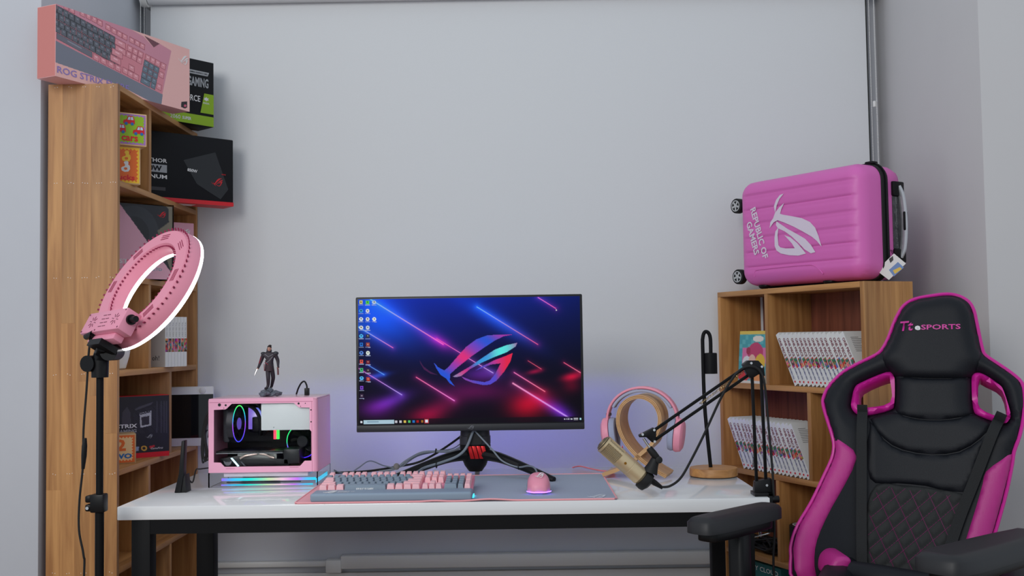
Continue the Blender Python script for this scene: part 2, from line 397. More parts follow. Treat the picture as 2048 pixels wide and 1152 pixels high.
# ------------------------------------------------------------------ cartons and blocks
def carton(name, label, cat, right, a, w, h, d, m, bevel=.0015, group=None, bodyname='carton_body'):
    """box standing on a shelf: 'right' = front right bottom corner, face runs back at angle a"""
    a = math.radians(a); r = Vector(right); O = r-Vector((math.cos(a), math.sin(a), 0))*w
    t = thing(name, label, cat, O, a, group)
    bx(bodyname, m, t, 0, w, 0, d, 0, h, bevel=bevel)
    return t
def fM(x, z, y=-.0003, ang=0): return frame((x, y, z), (math.cos(ang), 0, math.sin(ang)), (-math.sin(ang), 0, math.cos(ang)))
def face_print(name, t, w, h, quad, nx, ny, fn, m=None, x0=0, z0=0, y=-.0004):
    H = homog([(0, 0), (1, 0), (1, 1), (0, 1)], quad)
    def g(u, v):
        q = H @ np.stack([u, v, np.ones_like(u)]); return fn(q[0]/q[2], q[1]/q[2])
    return print_grid(name, m or M_print, t, frame((x0, y, z0), (1, 0, 0), (0, 0, 1)), w, h, nx, ny, g)
def put(c, k, col): c[k] = col
def solid(x, col): return np.tile(np.array(col, float), (len(x), 1))

# keyboard carton
PL = Vector((-1.134, .333, 1.943)); PR = un(379, 231, Y=.84); PR.z = 1.943
dv = PR-PL; wK = dv.length; aK = math.degrees(math.atan2(dv.y, dv.x)); hK = .213
kb_box = carton('keyboard_carton', 'large pink keyboard carton lying across the top of the left bookshelf', 'box', PR, aK, wK, hK, .075, M_pinkc)
def kbprint(x, y):
    c = solid(x, (244, 190, 184))
    body = [(230, 0), (430, 60), (640, 130), (900, 245), (1040, 330), (1130, 435), (1185, 402), (1290, 470), (1215, 895), (235, 352)]
    put(c, inpoly(x, y, body), (216, 146, 164)); put(c, inpoly(x, y, [(235, 200), (900, 400), (1240, 600), (1215, 890), (235, 350)]), (222, 140, 152))
    put(c, inpoly(x, y, [(235, 352), (600, 555), (1220, 890), (1208, 1003), (1140, 975), (830, 800), (560, 690), (232, 565)]), (128, 132, 146))
    put(c, inpoly(x, y, [(1045, 322), (1185, 402), (1132, 436)]), (120, 72, 84))
    def key(cx, cy, col, a=(52.5, 31), b=(-3, 70), s=.4, t=.38, edge=.09):
        det = a[0]*b[1]-a[1]*b[0]; p = ((x-cx)*b[1]-(y-cy)*b[0])/det; q = (a[0]*(y-cy)-a[1]*(x-cx))/det
        put(c, (abs(p) < s+edge) & (abs(q) < t+edge), tuple(v*.62 for v in col) if col[0] < 150 else (176, 92, 108)); put(c, (abs(p) < s) & (abs(q) < t), col)
        put(c, (abs(p) < s*.4) & (abs(q+.1) < t*.22), tuple(min(255, v*1.2+14) for v in col))
    g, pk = (104, 108, 118), (228, 152, 162)
    for r in range(4):
        for k in range(-1, 10): key(287+52.5*k+[0, 13, 14, -22+52.5][r]*1.0, 70+31*k+[0, 75, 145, 180+31][r], g)
    key(415, 405, (116, 116, 128), s=3.05, t=.36, edge=.05)
    for p in ((345, 40), (398, 70), (490, 105), (545, 133), (598, 163), (648, 195), (722, 240), (775, 275), (825, 305), (872, 332), (935, 367), (985, 395), (1030, 422)): key(*p, pk, s=.36, t=.3)
    for p in ((832, 395), (835, 460), (805, 490), (790, 550)): key(*p, pk, s=.85, t=.36)
    for p in ((612, 525), (680, 560), (748, 595), (812, 630), (880, 660), (935, 632), (928, 690), (975, 715)): key(*p, pk, s=.45, t=.34)
    for p in ((918, 445), (968, 475), (1015, 500), (908, 502), (958, 528), (1005, 558), (1080, 535), (1125, 560), (1170, 587), (1220, 615), (1205, 700), (1185, 815)): key(*p, pk, a=(48, 28), b=(-8, 58), s=.4, t=.4)
    for r in range(3):
        for k in range(3): key(1068+46*k-10*r, 590+28*k+56*r, (112, 128, 142), a=(46, 28), b=(-10, 57), s=.4, t=.38)
    key(1062, 768, (112, 128, 142), a=(46, 28), b=(-10, 57), s=.85, t=.38); key(1132, 806, (112, 128, 142), a=(46, 28), b=(-10, 57), s=.38, t=.38)
    put(c, inpoly(x, y, [(1388, 962), (1440, 958), (1442, 1018), (1425, 1028), (1388, 1015)]), (30, 24, 30)); put(c, np.hypot(x-1424, y-1000) < 12, (210, 90, 120))
    return c
face_print('printed_front', kb_box, wK, hK, [(250, 5), (1450, 460), (1465, 1060), (235, 700)], 460, 200, kbprint)
logo(M_ink, kb_box, fM(wK*.945, hK*.80, -.0008), .045, .032)
text('ROG STRIX FLARE', M_purple, kb_box, fM(wK*.26, hK*.1, -.0008), wK*.5, .02, bold=.012)
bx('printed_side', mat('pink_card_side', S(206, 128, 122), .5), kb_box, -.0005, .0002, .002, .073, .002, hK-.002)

# graphics card carton
g = carton('graphics_card_carton', 'black and green graphics card carton behind the pink keyboard carton', 'box', (-.897, 1.109, 1.943), 50, .30, .236, .1, M_cardb)
w = .30
flat('green_band', M_green, g, [[(0, .001), (w-.001, .001), (w-.001, .036), (0, .036)], [(w-.056, .046), (w-.001, .046), (w-.001, .118), (w-.04, .118)]], fM(0, 0))
text('GAMING', M_grey, g, fM(w-.066, .155, -.001), .086, .034, bold=.03)
flat('silver_band', M_grey, g, [[(w-.11, .182), (w-.026, .182), (w-.02, .196), (w-.104, .196)]], fM(0, 0))
text('GAMING GRAPHICS CARD', M_cardb, g, fM(w-.065, .189, -.0014), .076, .006, bold=.01)
text('GEFORCE', M_ink, g, fM(w-.107, .095, -.001), .1, .022, bold=.012)
text('2060', M_ink, g, fM(w-.158, .018, -.0014), .04, .014); text('SUPER', M_ink, g, fM(w-.112, .018, -.0014), .036, .011, bold=.03)
flat('logo', M_ink, g, [[(.0+.012*math.cos(a)*(1 if k % 2 else .6), .008*math.sin(a)*(1 if k % 2 else .6)) for k, a in enumerate([i*PI/6 for i in range(12)])]], fM(w-.032, .098, -.0008))
text('NVIDIA', M_ink, g, fM(w-.032, .083, -.001), .026, .006, bold=.02)

# power supply carton
p = carton('power_supply_carton', 'black power supply carton with a red bottom edge jutting out of the left bookshelf', 'box', (-.827, 1.111, 1.654), 42, .41, .242, .08, M_cardb, bevel=.003)
w = .41
bx('red_base', M_red, p, -.0005, w+.0005, -.0007, .0805, -.0001, .014)
bx('paper_sticker', M_paper, p, .2, .28, .03, .07, -.0004, .0002)
text('THOR', M_ink, p, fM(.127, .140, -.001), .067, .014, bold=.02)
flat('white_panel', M_grey, p, [[(.06, .099), (.16, .099), (.16, .126), (.06, .126)]], fM(0, 0))
text('850W', M_cardb, p, fM(.104, .1125, -.0014), .075, .019, bold=.035)
text('PLATINUM', M_ink, p, fM(.095, .084, -.001), .13, .014, bold=.02)
flat('dark_badge', M_inkd, p, [[(.095, .036), (.155, .036), (.155, .048), (.095, .048)]], fM(0, 0))
text('850W', M_ink, p, fM(.253, .116, -.001, -.1), .037, .011, bold=.03)
logo(M_red, p, fM(.347, .083), .044, .03); text('ROG', M_red, p, fM(.372, .112, -.001), .015, .004, bold=.03)
flat('faint_panel', mat('dark_card_gloss', S(30, 31, 35), .25), p, [[(.22, .15), (.34, .19), (.39, .06), (.36, .022), (.27, .07)]], fM(0, 0), .0001, .0003)

# picture blocks
M_blockw = wood('block_wood', S(226, 190, 140), S(205, 165, 112), 'X', .5)
def wavy(w, h, inset, amp, n):
    o = []
    for (ax, az, bx_, bz) in ((inset, inset, w-inset, inset), (w-inset, inset, w-inset, h-inset), (w-inset, h-inset, inset, h-inset), (inset, h-inset, inset, inset)):
        L = math.hypot(bx_-ax, bz-az); ux, uz = (bx_-ax)/L, (bz-az)/L
        for k in range(n*4):
            t = k/(n*4); s = amp*math.sin(2*PI*n*t); o.append((ax+ux*L*t-uz*s, az+uz*L*t+ux*s))
    return o
cb = un(293.5, 294, Z=1.772)
b1 = carton('picture_block', 'wooden picture block with three red cars, stacked on the ducks block', 'block', cb, 36, .122, .101, .085, M_blockw, .002, 'picture blocks', 'block_body')
flat('lilac_border', mat('lilac_print', S(170, 120, 190), .5), b1, [[(.004, .004), (.118, .004), (.118, .097), (.004, .097)]], fM(0, 0))
flat('green_panel', M_green, b1, [wavy(.122, .101, .0095, .0022, 9)], fM(0, 0), .0008, .0013)
M_sky = mat('window_blue_print', S(190, 220, 235), .5)
def carpic(cx, cz):
    P = lambda pts: [(cx+px*.001, cz+pz*.001) for px, pz in pts]
    flat('car_picture', M_red, b1, [P([(-18, -8), (17, -8), (17, 2), (14, 13), (9, 16), (-3, 16), (-8, 5), (-17, 2)])], fM(0, 0), .0014, .0018)
    flat('car_window', M_sky, b1, [P([(-5, 4), (3, 4), (3, 13), (-2, 13)]), P([(5, 4), (13, 4), (11, 13), (5, 13)])], fM(0, 0), .0019, .0022)
    flat('car_wheel', M_blue, b1, [P([(-9+5*math.cos(k), -8+5*math.sin(k)) for k in np.linspace(0, 5.6, 9)]), P([(9+5*math.cos(k), -8+5*math.sin(k)) for k in np.linspace(0, 5.6, 9)])], fM(0, 0), .0019, .0023)
carpic(.068, .075); carpic(.041, .048); carpic(.097, .046)
text('cars', M_red, b1, fM(.07, .021, -.0018), .05, .016, bold=.03)
b2 = carton('picture_block', 'wooden picture block with two ducks on orange, under the cars block', 'block', (-.965, .555, 1.654), 34, .11, .118, .085, M_blockw, .002, 'picture blocks', 'block_body')
flat('yellow_border', mat('yellow_print', S(245, 195, 50), .5), b2, [[(.004, .004), (.106, .004), (.106, .114), (.004, .114)]], fM(0, 0))
flat('orange_panel', M_orange, b2, [wavy(.11, .118, .0105, .0028, 8)], fM(0, 0), .0008, .0013)
def duck(cx, cz, m, s=1.0):
    P = lambda pts: [(cx+px*.001*s, cz+pz*.001*s) for px, pz in pts]
    flat('duck_picture', m, b2, [P([(-14, -4), (-12, -12), (-3, -16), (8, -14), (13, -6), (12, 4), (7, 8), (9, 13), (5, 19), (-2, 19), (-6, 13), (-2, 7), (-3, 2), (-9, 0)])], fM(0, 0), .0014, .0018)
    flat('duck_bill', M_red, b2, [P([(8, 13), (14, 17), (10, 10)])], fM(0, 0), .0014, .0019)
    flat('duck_wing', M_orange, b2, [P([(-6, -5), (-2, -10), (5, -8), (4, -2), (-3, -2)])], fM(0, 0), .0019, .0022)
duck(.067, .085, mat('duck_yellow', S(245, 200, 60), .5)); duck(.065, .053, M_paper)
text('ducks', M_red, b2, fM(.06, .021, -.0018), .064, .016, bold=.03)
b3 = carton('picture_block', 'cream picture block with an orange number 2 beside the motherboard carton', 'block', (-.999, .614, .7916), 25, .1, .092, .08, M_blockw, .002, 'picture blocks', 'block_body')
flat('orange_border', M_orange, b3, [[(.004, .004), (.096, .004), (.096, .088), (.004, .088)]], fM(0, 0))
flat('cream_panel', mat('cream_print', S(240, 205, 150), .5), b3, [wavy(.1, .092, .011, .0025, 8)], fM(0, 0), .0008, .0013)
text('2', M_orange, b3, fM(.056, .058, -.0018), .028, .036, bold=.04); text('TWO', M_blue, b3, fM(.053, .024, -.0018), .07, .016, bold=.05)

# headset carton with clear sleeve
hb = carton('headset_carton', 'pink and black headset carton behind the ring light', 'box', (-.935, .765, 1.371), 46, .25, .24, .088, M_cardb)
def hbprint(x, y):
    c = solid(x, (40, 41, 46)); put(c, inpoly(x, y, [(200, 0-200), (490, 130), (860, 600), (1200, 1000), (1210, 1100), (200, 1100)]), (226, 168, 186))
    d = abs(np.hypot(x-600, y-480)-330); put(c, (d < 70) & (y < x*1.2-450), (52, 54, 60)); put(c, inpoly(x, y, [(1080, 90), (1140, 140), (1150, 320), (980, 430), (1190, 1000), (1200, 60)]), (120, 112, 96))
    return c
face_print('printed_front', hb, .25, .24, [(100, 0), (1200, 120), (1205, 1085), (100, 1030)], 120, 110, hbprint)
logo(M_red, hb, fM(.212, .212, -.0008), .03, .02); text('STRIX', M_ink, hb, fM(.105, .055, -.001), .075, .013, bold=.01); text('PNK LTD', M_teal, hb, fM(.178, .032, -.001), .07, .009)
bx('clear_sleeve', M_film, hb, -.004, .254, -.004, .09, 0, .246, bevel=.002)
mb_ = carton('mouse_carton', 'small pink carton with a pale eye emblem in the far left compartment', 'box', (-.966, 1.097, 1.371), 43, .12, .222, .06, mat('pink_card_b', S(226, 166, 184), .5))
logo(M_ink, mb_, fM(.088, .188), .036, .024)
flat('teal_flash', M_teal, mb_, [[(.03, .12), (.06, .09), (.09, .04), (.08, .04), (.05, .08)]], fM(0, 0))

# white vase
part('vase', M_wplastic, None, lambda b: b.lathe([(.028, 0), (.034, .004), (.044, .04), (.05, .08), (.052, .13), (.049, .133), (.046, .13), (.04, .06), (.03, .012), (0.001, .01)], 32, Matrix.Translation((-1.062, .60, SZ[2]))))
tag(bpy.context.scene.objects['vase'], 'plain white tapered vase in the bookshelf behind the ring light foot', 'vase')

# comics of the left shelf
dsp = Vector((math.cos(math.radians(60)), math.sin(math.radians(60)), 0)); P0 = Vector((-.985, .845, SZ[2]))
ORD = ['first', 'second', 'third', 'fourth', 'fifth', 'sixth', 'seventh', 'eighth', 'ninth', 'tenth', 'eleventh', 'twelfth', 'thirteenth', 'fourteenth', 'fifteenth', 'sixteenth', 'seventeenth', 'eighteenth']
def art(seed, base=(150, 90, 80)):
    rs = np.random.RandomState(seed); pts = rs.rand(14, 2); cols = rs.rand(14, 3)*np.array([200, 150, 150])+np.array([40, 20, 20])
    cols[:4] = np.array([[30, 26, 30], [215, 150, 120], base, [200, 60, 50]])
    return pts, cols
def artfn(u, v, seed, base=(150, 90, 80), asp=1.0):
    pts, cols = art(seed, base); d = (u[:, None]-pts[None, :, 0])**2+((v[:, None]-pts[None, :, 1])*asp)**2; return cols[d.argmin(1)]
for i in range(7):
    t = thing('comic_book', f'{ORD[i]} thin white comic from the left in the left bookshelf row', 'book', P0+dsp*.0135*i, math.radians(60), 'white comics in the left bookshelf')
    th, hh, dp = .0125, .168, .115
    part('cover', M_paper, t, lambda b: (b.box(0, .0008, 0, dp, 0, hh), b.box(th-.0008, th, 0, dp, 0, hh), b.box(.0008, th-.0008, 0, .0008, 0, hh)))
    bx('pages', M_cream, t, .0008, th-.0008, .0008, dp-.003, .002, hh-.002)
    print_grid('spine_art', M_print, t, frame((.0005, -.0004, .05), (1, 0, 0), (0, 0, 1)), th-.001, .045, 5, 16, lambda u, v: artfn(u, v, 50+i, (110, 90, 60), 3))
    text('Yu-Gi-Oh!', M_inkd, t, frame((th/2, -.0004, .125), (0, 0, -1), (1, 0, 0)), .05, .004)
    if i == 0:
        Mc = frame((-.0003, dp, 0), (0, -1, 0), (0, 0, 1))
        flat('cover_art', mat('violet_ink', S(60, 50, 120), .5), t, [[(.0, .07), (.03, .09), (.05, .105), (.075, .11), (.05, .118), (.085, .135), (.045, .128), (.06, .15), (.03, .13), (.02, .155), (0, .13)]], Mc)
        flat('cover_art', M_orange, t, [[(.0, .078), (.02, .085), (.028, .1), (.012, .108), (0, .1)]], Mc, .0009, .0012)
        text('oh!', M_inkd, t, Mc @ Matrix.Translation((.07, .03, .0004)), .035, .016)

# motherboard carton
m_ = carton('motherboard_carton', 'black motherboard carton with a red bottom edge in the left bookshelf', 'box', (-.965, .823, .7916), 36, .205, .2, .07, M_cardb)
w = .205
bx('red_base', M_red, m_, -.0005, w+.0005, -.0006, .0705, 0, .016); bx('red_lid', M_red, m_, 0, w, 0, .07, .2, .2015)
def moboprint(x, y):
    c = solid(x, (30, 31, 36)); 
    put(c, inpoly(x, y, [(580, 500), (630, 430), (665, 500), (670, 620), (590, 680), (575, 620)]), (64, 62, 70)); put(c, inpoly(x, y, [(705, 465), (760, 430), (900, 380), (880, 410), (725, 475)]), (74, 74, 84))
    put(c, inpoly(x, y, [(760, 510), (880, 480), (885, 650), (768, 680)]), (196, 198, 202)); put(c, inpoly(x, y, [(778, 555), (862, 540), (862, 640), (782, 655)]), (48, 44, 50)); put(c, inpoly(x, y, [(760, 515), (870, 484), (872, 500), (765, 530)]), (70, 70, 76))
    for xx in (940, 985, 1015, 1040): put(c, (abs(x-xx) < 7) & (y > 370) & (y < 740), (58, 58, 66))
    put(c, (np.sin(x*.35)*np.sin(y*.3) > .75) & inpoly(x, y, [(690, 500), (1040, 380), (1040, 700), (720, 760)]), (70, 70, 78))
    put(c, abs(np.hypot(x-808, y-918)-24) < 7, (220, 170, 60)); put(c, inpoly(x, y, [(705, 905), (755, 900), (750, 950), (715, 955)]), (150, 170, 200)); put(c, inpoly(x, y, [(862, 895), (920, 880), (920, 900), (870, 925)]), (200, 40, 50))
    return c
face_print('printed_front', m_, w, .184, [(400, 325), (1065, 300), (1068, 950), (400, 1000)], 150, 120, moboprint, z0=.016)
text('STRIX', M_ink, m_, fM(.068, .105, -.001), .066, .013, bold=.03); text('GAMING', M_grey, m_, fM(.066, .089, -.001), .066, .011, bold=.03); text('GameFirst', M_ink, m_, fM(.165, .028, -.001), .04, .006, shear=.3)
logo(M_grey, m_, fM(.14, .068, -.0008), .022, .013)
# white framed glossy device
pr = un(427, 888, Y=1.14); pr.z = SZ[3]
d_ = carton('display_panel', 'white framed glossy black panel with a round button, behind the pink computer', 'device', pr, 8, .225, .214, .018, M_wplastic, .004, None, 'casing')
bx('glass_front', mat('glossy_black_glass', S(26, 27, 27), .04), d_, .004, .2245, -.0012, .002, .03, .186)
part('button', M_wplastic, d_, lambda b: b.cyl((.187, -.004, .2), (.187, .003, .2), .0115, n=20), bevel=.001)
# ------------------------------------------------------------------ ring light on a stand
def ringprof(b, prof, n, M, rr=None):
    vs = []; fs = []; N = len(prof)
    for k in range(n):
        a = 2*PI*k/n
        for (r, z) in prof: vs.append((r*math.cos(a), r*math.sin(a), z))
    for k in range(n):
        l = (k+1) % n
        for i in range(N): j = (i+1) % N; fs.append((k*N+i, l*N+i, l*N+j, k*N+j))
    b.add(vs, fs, M)
CRG = un(298, 576, Y=-.05)
va = Vector((.414, .315, .854)).normalized(); vb = Vector((.523, -.85, .061)); vb = (vb-va*vb.dot(va)).normalized(); vn = va.cross(vb)
_vr = Matrix.Rotation(math.atan2(CAM.x-CRG.x, CRG.y-CAM.y), 3, 'Z'); va = _vr @ va; vb = _vr @ vb; vn = _vr @ vn
MR = frame(CRG, va, vb)                       # x = up the ring, y = along the box, z = the way it shines
rl = thing('ring_light', 'pink ring light on a black stand, glowing white, in front of the left bookshelf', 'ring light', (-.822, -.12, 0))
sh = part('ring_shell', M_pinkm, rl, lambda b: ringprof(b, [(.112, .012), (.112, -.010), (.121, -.024), (.158, -.024), (.167, -.012), (.170, .012)], 96, MR), world=True)
M_led = emat('white_led_diffuser', (1, .96, 1, 1), 5.0)
part('led_diffuser', M_led, rl, lambda b: ringprof(b, [(.1115, .0125), (.1705, .0125), (.170, .021), (.162, .026), (.12, .026), (.112, .022)], 96, MR), world=True)
M_slot = mat('deep_pink_slot', S(150, 40, 80), .6)
def slots(b):
    for k in range(66):
        a = 2*PI*(k+.5)/66
        if abs(((a+PI) % (2*PI))-PI) > 2.62: continue
        for rr, ln, zz in ((.1632, .0145, -.0183), (.1162, .0130, -.0173)):
            q = MR @ Matrix.Rotation(a, 4, 'Z') @ Matrix.Translation((rr, 0, zz)) @ Matrix.Rotation((.88 if rr > .15 else -.88), 4, 'Y')
            b.box(-ln/2, ln/2, -.0022, .0022, -.0016, .0008, q)
    for k in range(7):
        a = 2*PI*(k-3)/8.2
        for s in (-1, 0, 1):
            q = MR @ Matrix.Rotation(a, 4, 'Z') @ Matrix.Translation((.14+s*.006, 0, -.0243)); b.box(-.0009, .0009, -.017, .017, -.0006, .0008, q)
o = part('vent_slots', M_slot, rl, slots, world=True, smooth=False); o['kind'] = 'stuff'
def ctl(b):
    b.box(-.165, -.106, -.088, .088, -.064, -.0235, MR); b.box(-.182, -.165, -.06, .06, -.05, -.0235, MR)
cbx = part('control_box', mat('pink_abs_box', S(234, 152, 176), .4), rl, ctl, world=True, bevel=.003)
def ctld(b):
    for sy in (-.05, .052):
        for k in range(8):
            q = MR @ Matrix.Translation((-.135, sy, -.0643)) @ Matrix.Rotation(k*PI/4+.2, 4, 'Z'); b.box(.006, .016, -.0007, .0007, -.0005, .001, q)
    for i in range(4):
        for j in (-.012, .006): b.box(-.152+i*.0105, -.1505+i*.0105, j, j+.014, -.0648, -.0635, MR)
    for (x, y) in ((-.16, -.082), (-.112, -.082), (-.16, .082), (-.112, .082), (-.16, -.02)): b.add([], []); b.cyl(MR @ Vector((x, y, -.065)), MR @ Vector((x, y, -.063)), .0022, n=8)
o = part('vent_slots', mat('box_slot', S(120, 60, 84), .6), rl, ctld, world=True, smooth=False); o['kind'] = 'stuff'
part('dimmer_knob', M_blackp, rl, lambda b: (b.cyl(MR @ Vector((-.13, .088, -.045)), MR @ Vector((-.13, .094, -.045)), .0125, n=18), b.cyl(MR @ Vector((-.13, .094, -.045)), MR @ Vector((-.13, .112, -.045)), .0085, .0075, n=18)), world=True)
pt = Vector((-.822, -.12, 1.094))
def head(b):
    top = MR @ Vector((-.178, 0, -.04)); up = (top-pt)
    b.box(-.2, -.184, -.028, .028, -.06, -.01, MR)
    b.tube([pt+Vector((0, 0, -.012)), pt+Vector((0, 0, .03)), pt+Vector((.004, 0, .05)), MR @ Vector((-.19, 0, -.036))], .016, 12, rs=[.02, .021, .017, .015])
    c = un(217, 704, Y=-.15); b.cyl(c, c+Vector((.0, .05, 0)), .021, n=22)
    c2 = un(185, 727, Y=-.12); b.cyl(c2+Vector((-.006, -.02, 0)), c2+Vector((.006, .02, 0)), .02, n=18); b.cyl(c2, pt+Vector((0, 0, .01)), .01, n=10)
part('ball_head', M_blackp, rl, head, world=True)
part('pole', M_black, rl, lambda b: (b.cyl((-.822, -.12, .78), (-.822, -.12, 1.1), .0085), b.cyl((-.822, -.12, .2), (-.822, -.12, .80), .0105)), world=True)
cl = un(196, 1004, Y=-.12)
part('pole_clamp', M_blackp, rl, lambda b: (b.box(-.840, -.806, -.137, -.105, cl.z-.024, cl.z+.02), b.box(-.853, -.838, -.134, -.108, cl.z-.021, cl.z-.004), b.box(-.853, -.838, -.134, -.108, cl.z+.0, cl.z+.017)), world=True, bevel=.004)
part('clamp_screw', M_chrome, rl, lambda b: b.cyl((-.845, -.139, cl.z-.012), (-.845, -.132, cl.z-.012), .004, n=10), world=True)
for a in (-90, 30, 150):
    a = math.radians(a); part('leg', M_black, rl, lambda b: (b.tube([(-.822+.012*math.cos(a), -.12+.012*math.sin(a), .45), (-.822+.30*math.cos(a), -.12+.30*math.sin(a), .012)], .009, 10)), world=True)
part('power_cable', M_blackr, rl, lambda b: b.tube(smooth_path([un(184, 672, Y=-.13), un(178, 700, Y=-.13), un(173, 780, Y=-.13), un(167, 860, Y=-.13), un(166, 930, Y=-.13), un(159, 1000, Y=-.13), un(158, 1060, Y=-.13), un(167, 1110, Y=-.13), un(168, 1152, Y=-.13), (-.86, -.15, .3), (-.84, -.3, .01)], 6), .0028, 8), world=True)
part('inline_switch', M_blackp, rl, lambda b: b.tube([un(170, 876, Y=-.13), un(169, 892, Y=-.13), un(168, 912, Y=-.13), un(166, 938, Y=-.13)], .006, 10, rs=[.0042, .0065, .0065, .004]), world=True)
part('plug', M_blackp, rl, lambda b: b.tube([MR @ Vector((-.166, -.075, -.05)), un(186, 666, Y=-.14), un(181, 680, Y=-.13)], .007, 10, rs=[.008, .007, .0045]), world=True)

# ------------------------------------------------------------------ desk
dk = thing('desk', 'long white topped desk on a black steel frame', 'desk', (0, .34, 0))
bx('desk_top', M_white, dk, -.825, .828, 0, .685, .716, .75, bevel=.002, world=True)
bx('front_rail', M_black, dk, -.742, .742, .004, .034, .680, .716, world=True); bx('rear_rail', M_black, dk, -.755, .785, .62, .65, .680, .716, world=True)
for (a, b, c, d) in ((-.79, -.742, .0035, .05), (.742, .788, .0035, .05), (-.808, -.755, .605, .655), (.785, .826, .605, .655)): bx('leg', M_black, dk, a, b, c, d, 0, .716, world=True, bevel=.002)
for (a, b) in ((-.785, -.75), (.75, .785)): bx('side_rail', M_black, dk, a, b, .05, .61, .682, .715, world=True)

# ------------------------------------------------------------------ small pink computer
PCW, PCD, PCH = .3125, .205, .252
pcx = thing('computer_case', 'small pink computer with a windowed side and rainbow lit clear base', 'computer', (-.691, .333, .75))
cz0 = .042
hx = lambda px: (px-212)/1195*PCW                              # crop pixels of the window -> case coordinates
hz = lambda py: cz0+(918-py)/(918-112)*(PCH-cz0)
hole = [(hx(x), hz(y)) for x, y in ((275, 232), (405, 228), (470, 168), (1150, 168), (1205, 218), (1322, 222), (1322, 462), (1340, 482), (1340, 800), (1265, 800), (1215, 855), (390, 855), (345, 808), (272, 805))]
MF = frame((0, 0, 0), (1, 0, 0), (0, 0, 1))                     # xy -> front face, z toward the viewer
pillow([(0.002, cz0), (PCW-.012, cz0), (PCW-.012, PCH), (0.002, PCH)], [hole], h=0, r=.01, grid=.02, back=-.004, M=MF).build('front_panel', M_pink, pcx, smooth=False)
def shell(b):
    r = .014; pts = [(PCW-.012, 0)]+[(PCW-r+r*math.sin(k*PI/12), r-r*math.cos(k*PI/12)) for k in range(1, 7)]+[(PCW, PCD), (0, PCD), (0, .003), (.003, 0), (.003, .004), (.004, .004), (.004, PCD-.004), (PCW-.004, PCD-.004), (PCW-.004, .016), (PCW-.012, .004)]
    b.prism(pts, cz0, PCH-.004)
part('case_shell', M_pink, pcx, shell, ang=25)
bx('top_panel', mat('pink_gloss_top', S(232, 178, 196), .08), pcx, .001, PCW-.001, .001, PCD, PCH-.004, PCH, bevel=.0015)
bx('case_floor', M_pink, pcx, .004, PCW-.004, .004, PCD-.004, cz0, cz0+.004)
bx('window_pane', M_film, pcx, .01, PCW-.02, .0045, .006, cz0+.012, PCH-.012)
bx('inner_back', mat('case_interior', S(14, 14, 17), .6), pcx, .005, PCW-.006, PCD-.02, PCD-.006, cz0+.004, PCH-.004)
part('screw_holes', M_blackr, pcx, lambda b: [b.cyl((hx(x), .001, hz(y)), (hx(x), -.0004, hz(y)), r, n=12) for x, y, r in ((336, 178, .0045), (405, 183, .003), (1203, 175, .003), (1276, 174, .0014), (1338, 247, .002), (1338, 377, .002), (1224, 206, .0012), (385, 214, .0012))])
M_gr = mat('pink_groove', S(190, 110, 140), .5)
for q in ((.004, PCW-.013, hz(155), hz(150)), (hx(1345), hx(1349), cz0, hz(156)), (hx(405), hx(505), hz(877), hz(873)), (hx(1100), hx(1200), hz(870), hz(866))): bx('front_groove', M_gr, pcx, q[0], q[1], -.0003, .0002, q[2], q[3])
psu = bx('power_supply', mat('white_steel', S(226, 230, 230), .35), pcx, hx(785), hx(1335), .008, .12, hz(465), hz(165), bevel=.001)
part('screw', M_chrome, psu, lambda b: b.cyl((hx(923), .009, hz(434)), (hx(923), .007, hz(434)), .0022, n=10))
def rgbring(c, ax, R, r, n=64, hues=None, name='fan_ring', es=2.2):
    q = Vector((0, 0, 1)).rotation_difference(Vector(ax)).to_matrix().to_4x4(); b = MB(); k = 8
    b.tube([Matrix.Translation(c) @ q @ Vector((R*math.cos(2*PI*i/n), R*math.sin(2*PI*i/n), 0)) for i in range(n)], r, k, closed=True)
    me = b.mesh(name, None or printE); at = me.color_attributes.new('Col', 'FLOAT_COLOR', 'POINT'); cols = []
    for v in me.vertices:
        t = (v.co.z-c[2])/(2*R)+.5; cols += list(S(*hues(t)[:3]))
    at.data.foreach_set('color', cols); return link(name, me, pcx)
printE = printmat('led_glow', 1.6)
def lerp3(stops):
    def f(t):
        t = min(max(t, 0), 1)
        for i in range(len(stops)-1):
            if t <= stops[i+1][0]:
                a, ca = stops[i]; b, cb_ = stops[i+1]; k = (t-a)/(b-a+1e-9); return tuple(ca[j]+(cb_[j]-ca[j])*k for j in range(3))
        return stops[-1][1]
    return f
def fan(c, ax, R, hues, name='fan'):
    q = Matrix.Translation(c) @ Vector((0, 0, 1)).rotation_difference(Vector(ax)).to_matrix().to_4x4()
    b = MB(); ringprof(b, [(R*.93, -.009), (R*1.04, -.009), (R*1.04, .009), (R*.93, .009)], 40, q); b.lathe([(R*.36, -.006), (R*.36, .007), (R*.33, .009)], 24, q)
    for k in range(9):
        a0 = k*2*PI/9; vs = []
        for i in range(5):
            rr = R*(.34+.56*i/4); aa = a0+.35*i/4
            vs += [(rr*math.cos(aa), rr*math.sin(aa), .006), (rr*math.cos(aa+.42), rr*math.sin(aa+.42), -.005)]
        b.add(vs, [(2*i, 2*i+1, 2*i+3, 2*i+2) for i in range(4)], q)
    f = b.build(name, mat('fan_plastic', S(30, 30, 36), .35), pcx); rgbring(Vector(c)+Vector(ax).normalized()*.0095, ax, R, .0011, hues=hues); return f
LX = lambda px, py, y: Vector((hx(px), y, hz(py)))
fan(LX(470, 398, .045), (.99, -.09, 0), .052, lerp3([(0, (60, 70, 255)), (.45, (160, 70, 230)), (.62, (60, 150, 255)), (.85, (40, 230, 170)), (1, (90, 255, 90))]))
